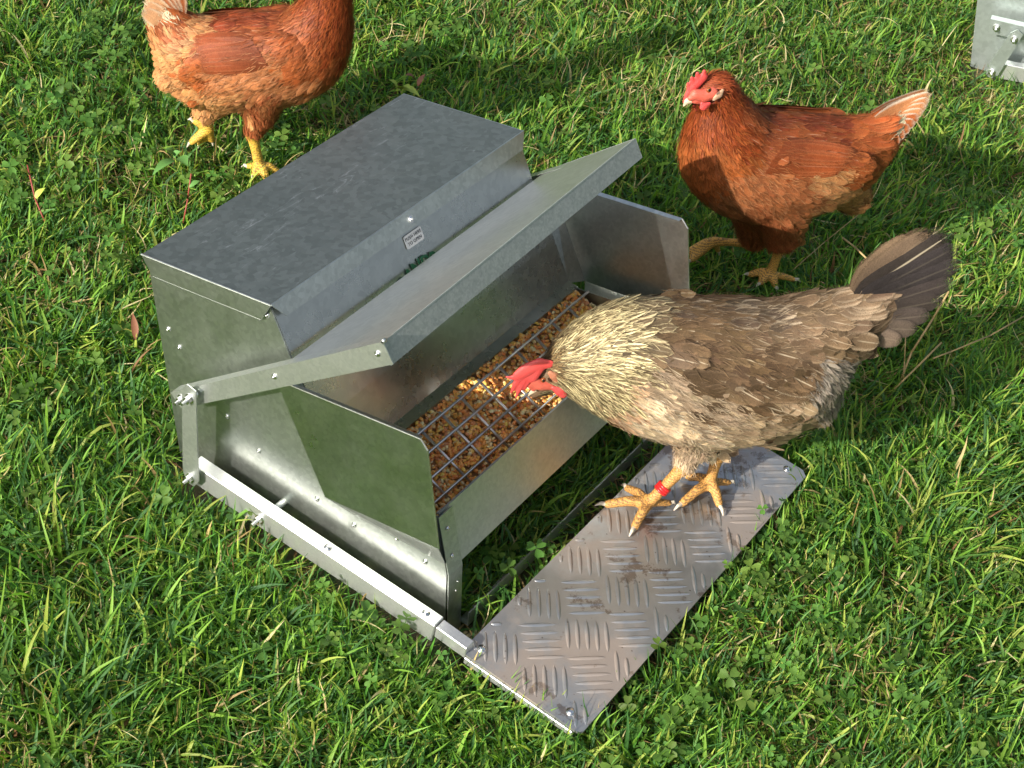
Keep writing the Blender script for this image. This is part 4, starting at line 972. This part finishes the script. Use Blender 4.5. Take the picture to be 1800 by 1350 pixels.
    # head furniture
    flesh('comb', h, [[(965, 640, 10), (948, 640, 14), (926, 650, 15), (912, 660, 12)], [(915, 657, 10), (903, 664, 6), (891, 663, 3)], [(918, 662, 9), (906, 674, 6), (899, 690, 3)], [(924, 664, 9), (915, 680, 6), (907, 698, 3)], [(932, 662, 9), (926, 674, 6), (922, 684, 3)], [(948, 645, 12), (936, 665, 10)]], 0, M_comb, .012, .0011, .45)
    flesh('wattle', h, [[(972, 682, 5), (985, 688, 11), (990, 693, 9)]], 0, M_comb, .020, .0011, .45)
    flesh('face', h, [[(938, 668, 9), (950, 676, 12), (968, 678, 9)], [(930, 676, 6), (938, 684, 5)]], 0, M_face, .010, .0011, .8)
    flesh('ear_lobe', h, [[(968, 656, 6), (974, 661, 9), (978, 669, 6)]], 0, M_lobe2, .019, .0011, .5)
    flesh('beak', h, [[(942, 684, 6), (934, 690, 4.5), (929, 696, 1.8)]], 0, M_beak, .004, .0011, .8)
    eye(h, 955, 668, .0195, .0028)
    # red ring on the near shank
    cA = hockA * .42 + footA * .58; dA = (hockA - footA) / np.linalg.norm(hockA - footA); mb = MB()
    for k_ in range(3): mb.tube(cA + dA * (k_ * .0029 - .0042), cA + dA * (k_ * .0029 - .0016), .0082, .0082, 20)
    mb.build('leg_ring', M_band, body, True)['label'] = 'bright red ring round the near leg'
    return h

# ---- rust hen walking behind the feeder, facing left
def red_styles():
    global FK
    FK = .84
    return {'head': st(lin(156, 65, 35), lin(192, 100, 54), .010, .0044, .0040, .6, 0, .4, .12), 'neck': st(lin(142, 63, 29), lin(184, 96, 45), .022, .0070, .0058, .7, .25, .55, .10),
            'cape': st(lin(154, 76, 39), lin(194, 117, 71), .026, .009, .0068, .8, .75, .5, .09), 'breast': st(lin(166, 88, 42), lin(188, 111, 58), .022, .012, .0080, .6, .1, .05, .12),
            'wing': st(lin(154, 80, 42), lin(188, 117, 71), .034, .019, .0115, .35, .35, .05, .07), 'back': st(lin(138, 63, 35), lin(182, 96, 57), .028, .015, .0100, .7, .3, .1, .08),
            'rump': st(lin(172, 92, 47), lin(204, 121, 70), .026, .014, .0090, .35, .1, .1, .13), 'belly': st(lin(172, 102, 61), lin(210, 146, 100), .026, .012, .0082, .5, .1, .25, .18),
            'tan': st(lin(202, 139, 87), lin(222, 174, 121), .026, .012, .0080, .5, .1, .3, .22), 'thigh': st(lin(162, 86, 51), lin(190, 117, 71), .016, .007, .0052, .5, 0, .2, .12), 'white': st(lin(236, 220, 177), lin(244, 240, 205), .024, .012, .0085, .5, .2, .2, .2)}
def red_hen():
    global S
    h = Hen('hen', 'rust red hen walking left beyond the foot plate, head and pale tail tip in view', (.76, -.325), (-.78, .62), lin(120, 50, 26), lin(236, 178, 82))
    h.spine([(1243, 168, 34, .85), (1258, 162, 40, .85), (1268, 190, 50, .85), (1272, 228, 74, .85), (1286, 270, 98, .85), (1330, 292, 108, .88), (1400, 292, 104, .9), (1465, 280, 84, .88), (1520, 255, 62, .75), (1560, 225, 42, .55), (1585, 208, 26, .4)])
    h.blob(1470, 310, 60, 0, 1495, 340, 34, lat=1.0)
    h.blob(1370, 350, 66, .014, 1375, 405, 38, .022)
    h.blob(1335, 350, 60, -.02, 1328, 405, 32, -.022)
    h.wing(1335, 278, 76, 1470, 262, 38, .026, .048)
    hA = on_z(1374, 428, .062); fA = on_z(1354, 482, .010); h.caps.append((h.at(1378, 395, .022), .022, hA, .0095))
    h.limb([(hA, .0076), (hA * .5 + fA * .5, .0062), (fA, .0066)])
    tips = [h.toe(fA, on_z(1320, 482, .004), 0), h.toe(fA, on_z(1338, 496, .004), 0), h.toe(fA, on_z(1362, 501, .004), 0), h.toe(fA, on_z(1395, 491, .004), 0, .0046, .0034, .001)]
    hB = h.at(1318, 428, -.030); fB = h.at(1256, 424, -.036)
    h.caps.append((h.at(1330, 400, -.022), .020, hB, .0100)); h.limb([(hB, .0064), (hB * .5 + fB * .5, .0052), (fB, .0062)])
    tips += [h.toe(fB, h.at(1214, 440, -.030), 0, lift=.003), h.toe(fB, h.at(1216, 456, -.020), 0, lift=.001), h.toe(fB, h.at(1222, 436, -.046), 0, lift=.003), h.toe(fB, h.at(1262, 440, -.040), 0, .0046, .0034, 0)]
    body = h.build_body()
    for k_, (t_, d) in enumerate(tips): h.claw(t_, d, .009).build('claw', M_claw, body, True)
    S = red_styles()
    styles = [(1290, 150, 'head'), (1262, 135, 'head'), (1300, 175, 'neck'), (1290, 200, 'neck'), (1240, 215, 'neck'), (1215, 225, 'neck'), (1270, 230, 'neck'), (1318, 212, 'cape'), (1330, 232, 'cape'), (1300, 245, 'neck'), (1230, 265, 'breast'), (1280, 270, 'breast'), (1210, 290, 'breast'), (1250, 310, 'breast'),
              (1340, 255, 'wing'), (1400, 240, 'wing'), (1450, 260, 'wing'), (1480, 280, 'wing'), (1400, 285, 'wing'), (1360, 200, 'back'), (1420, 203, 'back'), (1480, 212, 'back'), (1530, 225, 'rump'), (1540, 270, 'rump'), (1510, 320, 'rump'), (1550, 200, 'rump'),
              (1290, 340, 'belly'), (1340, 360, 'belly'), (1420, 360, 'belly'), (1400, 400, 'belly'), (1455, 350, 'tan'), (1490, 345, 'tan'), (1500, 370, 'tan'), (1345, 410, 'thigh'), (1320, 420, 'thigh'), (1380, 420, 'thigh'), (1590, 200, 'white')]
    flows = [(1262, 135, 1, .3), (1300, 160, .5, 1), (1300, 200, .5, 1), (1250, 210, .1, 1), (1215, 240, 0, 1), (1320, 230, 1, .7), (1240, 280, .35, 1), (1290, 300, 1, .8), (1380, 200, 1, .1), (1480, 215, 1, .0), (1400, 250, 1, .25), (1470, 290, 1, .2), (1540, 230, 1, -.4), (1540, 290, 1, .5), (1320, 360, 1, .5), (1420, 370, 1, .3), (1490, 350, 1, .4), (1345, 410, .1, 1), (1590, 190, 1, -.5)]
    bald = [(1224, 170, 18), (1240, 172, 19), (1210, 185, 12), (1252, 168, 16)]
    h.plumage(styles, flows, bald)
    q = []
    for sgn in (1, -1):
        for k_ in range(10):
            a_ = k_ / 9.0
            q.append((1345 + 35 * a_, 300 - 52 * a_, sgn * .078, 1478 + 28 * a_, 300 - 34 * a_, sgn * (.066 - .006 * a_), .019, .03, lin(148, 74, 38), lin(180, 106, 66), .5, .2, .15, .35))
    h.quills('wing_feathers', [x for x in q if x[2] > 0], onbody=True); h.quills('wing_feathers', [x for x in q if x[2] < 0], onbody=True)
    tl = []
    for sgn in (1, -1):
        for k_ in range(9):
            a_ = k_ / 8.0; c_ = lin(206, 138, 90) if k_ < 4 else lin(176, 96, 52)
            tl.append((1538 + 6 * a_, 208 + 38 * a_, sgn * .006, 1632 - 52 * a_ ** 1.4, 170 + 76 * a_, sgn * (.006 + .014 * a_), .022, .02, c_, lin(240, 226, 204), .82 if k_ < 2 else .70, .15, .05, .15))
    for k_ in range(10):
        a_ = RNG.random(); b_ = RNG.random(); tl.append((1512 + 20 * a_, 205 + 50 * b_, .022, 1560 + 26 * a_, 190 + 66 * b_, .020, .018, .06, lin(180, 92, 48), lin(204, 126, 78), .5, .1, .3, .3))
    h.quills('tail_feathers', [x for x in tl if abs(x[2]) < .018]); h.quills('tail_coverts', [x for x in tl if abs(x[2]) >= .018], onbody=True)
    flesh('comb', h, [[(1205, 178, 6), (1212, 164, 9), (1222, 150, 10), (1236, 136, 9)], [(1212, 158, 6), (1209, 147, 3)], [(1219, 150, 7), (1216, 137, 4)], [(1227, 142, 7), (1226, 129, 4)], [(1236, 136, 7), (1238, 125, 4)]], 0, M_comb, .006, .0011, .5)
    flesh('wattle', h, [[(1234, 182, 4), (1238, 187, 9), (1246, 183, 5)]], 0, M_comb, .026, .0011, .5)
    flesh('wattle', h, [[(1222, 186, 4), (1226, 190, 6)]], 0, M_comb, .000, .0011, .5)
    flesh('face', h, [[(1222, 166, 10), (1238, 168, 13), (1252, 164, 12)], [(1222, 176, 7), (1238, 177, 8)], [(1214, 172, 6), (1224, 168, 8)]], 0, M_face, .016, .0011, .9)
    flesh('ear_lobe', h, [[(1256, 174, 5), (1264, 167, 8), (1270, 159, 4)]], 0, M_lobe, .0235, .0011, .35)
    flesh('beak', h, [[(1218, 174, 8), (1208, 178, 6), (1202, 186, 2.2)]], 0, M_beak, .012, .0011, .9)
    eye(h, 1246, 158, .0315, .0032)
    return h
# ---- rust hen at the top left, head out of the picture
def left_hen():
    global S
    h = Hen('hen', 'tan and rust hen behind the feeder, head cut off by the top edge', (.432, .300), (.60, -.80), lin(130, 62, 34), lin(236, 190, 70))
    h.spine([(622, -92, 26, .85), (606, -92, 36, .85), (596, -60, 40, .85), (582, -20, 42, .85), (572, 20, 52, .85), (554, 62, 70, .85), (520, 98, 86, .86), (455, 104, 92, .9), (390, 108, 90, .9), (345, 92, 72, .85), (312, 60, 52, .7), (290, 25, 36, .5)])
    h.blob(350, 130, 58, 0, 322, 125, 44, lat=1.0)
    h.wing(500, 92, 66, 360, 88, 36, .024, .044)
    h.blob(465, 150, 58, .012, 458, 196, 30, .018); h.blob(395, 150, 52, -.016, 368, 186, 26, -.018)
    hA = h.at(444, 236, .020); fA = on_z(456, 293, .008); h.caps.append((h.at(460, 195, .018), .020, hA, .0098)); h.limb([(hA, .0080), (hA * .5 + fA * .5, .0066), (fA, .0068)])
    tips = [h.toe(fA, on_z(486, 300, .003), 0), h.toe(fA, on_z(468, 312, .003), 0), h.toe(fA, on_z(446, 308, .003), 0), h.toe(fA, on_z(436, 292, .003), 0, .0046, .0034, .001)]
    hB = h.at(352, 198, -.018); fB = h.at(366, 226, -.016); h.caps.append((h.at(372, 180, -.018), .018, hB, .0105)); h.limb([(hB, .0090), (fB, .0080)])
    tips += [h.toe(fB, h.at(338, 249, -.010), 0, .0062, .0044, 0), h.toe(fB, h.at(352, 252, -.024), 0, .0060, .0042, 0), h.toe(fB, h.at(372, 246, -.02), 0, .0056, .004, 0), h.toe(fB, h.at(342, 214, -.015), 0, .0046, .0034, 0)]
    body = h.build_body()
    for t_, d in tips: h.claw(t_, d, .008).build('claw', M_claw, body, True)
    S = red_styles(); S['breast'] = st(lin(168, 88, 44), lin(190, 112, 66), .022, .012, .0080, .6, .1, .05, .14); S['belly'] = st(lin(182, 114, 70), lin(206, 146, 102), .026, .012, .0082, .5, .1, .25, .20)
    styles = [(580, 0, 'neck'), (560, 30, 'neck'), (600, 40, 'neck'), (590, 80, 'neck'), (600, -50, 'head'), (540, 40, 'cape'), (515, 35, 'cape'), (530, 70, 'breast'), (560, 110, 'breast'), (570, 140, 'breast'), (510, 120, 'breast'), (480, 130, 'belly'),
              (470, 35, 'back'), (420, 40, 'back'), (380, 40, 'back'), (450, 70, 'wing'), (400, 80, 'wing'), (370, 70, 'wing'), (410, 110, 'wing'), (345, 60, 'tan'), (340, 20, 'rump'), (310, 60, 'rump'), (290, 40, 'rump'), (300, 100, 'tan'), (330, 130, 'rump'), (350, 150, 'rump'), (300, 140, 'tan'),
              (400, 160, 'belly'), (460, 170, 'belly'), (420, 185, 'tan'), (360, 180, 'tan'), (520, 165, 'belly'), (450, 215, 'thigh'), (460, 195, 'thigh'), (370, 190, 'tan'), (275, 20, 'white')]
    flows = [(600, -60, -.5, 1), (580, 0, -.5, 1), (560, 60, -.8, 1), (530, 40, -1, .8), (600, 60, -.4, 1), (450, 40, -1, -.05), (400, 80, -1, .15), (340, 40, -1, -.5), (300, 40, -.8, -1), (500, 130, -1, .4), (400, 160, -1, .3), (320, 130, -1, .5), (570, 130, -1, .9), (450, 210, .1, 1), (370, 190, -.4, 1)]
    h.plumage(styles, flows, [(625, -92, 22)])
    q = []
    for sgn in (1, -1):
        for k_ in range(10):
            a_ = k_ / 9.0
            q.append((470 - 30 * a_, 112 - 44 * a_, sgn * .078, 352 - 14 * a_, 122 - 54 * a_, sgn * (.066 - .006 * a_), .019, .03, lin(146, 74, 42), lin(176, 104, 66), .4, .1, .15, .35))
    h.quills('wing_feathers', [x for x in q if x[2] > 0], onbody=True); h.quills('wing_feathers', [x for x in q if x[2] < 0], onbody=True)
    tl = []
    for sgn in (1, -1):
        for k_ in range(8):
            a_ = k_ / 7.0; tl.append((318 + 6 * a_, 44 + 26 * a_, sgn * .006, 300 - 44 * a_ ** .6, -62 + 84 * a_, sgn * (.006 + .014 * a_), .024, .02, lin(184, 104, 60) if k_ < 5 else lin(214, 160, 116), lin(236, 212, 180), .70, .1, .05, .15))
    h.quills('tail_feathers', tl)
    flesh('comb', h, [[(632, -98, 6), (622, -112, 9), (608, -122, 9), (596, -124, 7)], [(622, -112, 6), (624, -126, 3)], [(612, -120, 6), (612, -134, 3)], [(602, -122, 6), (598, -134, 3)]], 0, M_comb, .0, .0011, .5)
    flesh('wattle', h, [[(628, -80, 4), (626, -72, 8)]], 0, M_comb, .010, .0011, .5)
    flesh('face', h, [[(630, -92, 9), (614, -92, 12)]], 0, M_face, .016, .0011, .8)
    flesh('beak', h, [[(634, -92, 8), (646, -88, 5), (652, -82, 2.2)]], 0, M_beak, .002, .0011, .9)
    eye(h, 618, -100, .028, .0040)
    return h
grey_hen(); red_hen(); left_hen()

# ------------------------------------------------------------------ single stems and weeds one can point at
def m_stem(name, c): return m_plain(name, c, .6)
M_straw = m_stem('dry_straw', (.44, .31, .13)); M_redstem = m_stem('red_weed_stem', (.26, .05, .035)); M_leafbrown = m_stem('dead_leaf', (.22, .09, .045)); M_leafyel = m_stem('lime_leaf', (.36, .46, .06)); M_leafgr = m_stem('broad_leaf', (.10, .24, .05))
def stem(name, label, cat, pts, r, mat, group=None):
    mb = MB(); P = [on_z(u, v, z) for u, v, z in pts]
    for p, q in zip(P[:-1], P[1:]): mb.tube(p, q, r, r * .9, 6)
    return tag(mb.build(name, mat, None, True), label, cat, group)
stem('dry_stalk', 'longest tan dry stalk slanting across the grass at the right edge', 'dry stalk', [(1800, 556, .03), (1740, 590, .04), (1672, 618, .04), (1640, 630, .035)], .0011, M_straw)
stem('dry_stalk', 'thick tan dry stalk leaning up from the grass to the grey hen tail', 'dry stalk', [(1582, 672, .0), (1602, 620, .04), (1640, 560, .08), (1668, 512, .11)], .0015, M_straw)
stem('dry_stalk', 'short tan dry stalk crossing the grass below the grey hen tail', 'dry stalk', [(1572, 684, .0), (1612, 645, .03), (1655, 602, .05)], .0013, M_straw)
stem('dry_stalk', 'thin pale dry stalk bent upright beneath the grey tail feathers', 'dry stalk', [(1588, 676, .0), (1590, 635, .03), (1592, 592, .06)], .0009, M_straw)
stem('dry_stalk', 'fine straight straw in the shade right of the red hen standing leg', 'dry stalk', [(1392, 476, .01), (1450, 425, .03), (1508, 378, .06)], .0007, M_straw)
stem('seed_stalk', 'pale knobbly seed stalk just above the tail base of the brownish grey hen', 'seed stalk', [(1481, 418, .03), (1502, 434, .03), (1524, 455, .03)], .0014, M_straw)
def leafy(name, label, cat, base, stempts, leaves, mstem, mleaf):
    root = empty(name, tuple(on_z(*base))); tag(root, label, cat); o0 = np.array(root.location)
    mb = MB(); P = [on_z(*q) - o0 for q in stempts]
    for p, q in zip(P[:-1], P[1:]): mb.tube(p, q, .0011, .0009, 6)
    mb.build('stem', mstem, root, True)
    for (u0, v0, z0, u1, v1, z1, w) in leaves:
        a = on_z(u0, v0, z0) - o0; b = on_z(u1, v1, z1) - o0; d = b - a; L = np.linalg.norm(d); d /= L; s_ = np.cross(d, [0, 0, 1.0]); s_ /= np.linalg.norm(s_); nn = np.cross(s_, d)
        V = []; n = 8
        for k_ in range(n + 1):
            t = k_ / n; ww = w * (math.sin(math.pi * t ** .8) + .03); c = a + d * L * t + nn * L * .25 * t * (1 - t) * 2
            for e in (-1, 0, 1): V.append(c + s_ * ww * e * .5 + nn * abs(e) * ww * .18)
        Fq = [(k_ * 3 + e, k_ * 3 + e + 1, k_ * 3 + e + 4, k_ * 3 + e + 3) for k_ in range(n) for e in (0, 1)]
        V += [v - nn * .0004 for v in V]; m_ = 3 * (n + 1); Fq += [tuple(i + m_ for i in f[::-1]) for f in Fq[:]]
        mesh_obj('leaf', V, Fq, mleaf, root, True)
leafy('weed', 'lime green seedling with bright leaves just behind the lid of the feeder', 'weed', (700, 175, 0), [(700, 175, 0), (698, 150, .03)], [(698, 158, .025, 684, 140, .04, .012), (702, 156, .025, 722, 158, .04, .013), (700, 156, .025, 738, 170, .03, .014)], M_leafyel, M_leafyel)
leafy('weed', 'yellowish broad leaved weed in the grass below the tan hen raised foot', 'weed', (310, 290, 0), [(310, 290, 0), (308, 275, .02)], [(308, 275, .02, 290, 262, .03, .014), (308, 280, .02, 330, 292, .03, .018), (308, 282, .02, 268, 308, .02, .012), (306, 278, .02, 318, 266, .03, .012)], M_leafyel, M_leafgr)
leafy('weed', 'red stemmed weed standing close to the left back corner of the feeder', 'weed', (322, 392, 0), [(322, 392, 0), (330, 350, .03), (336, 305, .06)], [(330, 350, .03, 312, 338, .04, .008), (333, 330, .045, 352, 318, .05, .008)], M_redstem, M_leafgr)
leafy('weed', 'red stemmed weed leaning in the grass near the left edge of the photo', 'weed', (80, 392, 0), [(80, 392, 0), (62, 350, .02), (48, 290, .04)], [(62, 350, .02, 80, 330, .03, .008), (52, 310, .03, 36, 300, .04, .008)], M_redstem, M_leafyel)
leafy('dead_leaf', 'crumpled red brown dead leaf in the shade beyond the back corner of the feeder lid', 'dead leaf', (735, 150, .01), [(735, 150, .01), (738, 146, .015)], [(734, 152, .015, 748, 130, .03, .008), (730, 140, .02, 712, 132, .03, .010)], M_leafbrown, M_leafbrown)
leafy('dead_leaf', 'brown dead leaf curled beside the back left edge of the feeder', 'dead leaf', (240, 600, .0), [(240, 600, .0), (238, 590, .01)], [(238, 598, .01, 233, 550, .03, .008)], M_leafbrown, M_leafbrown)
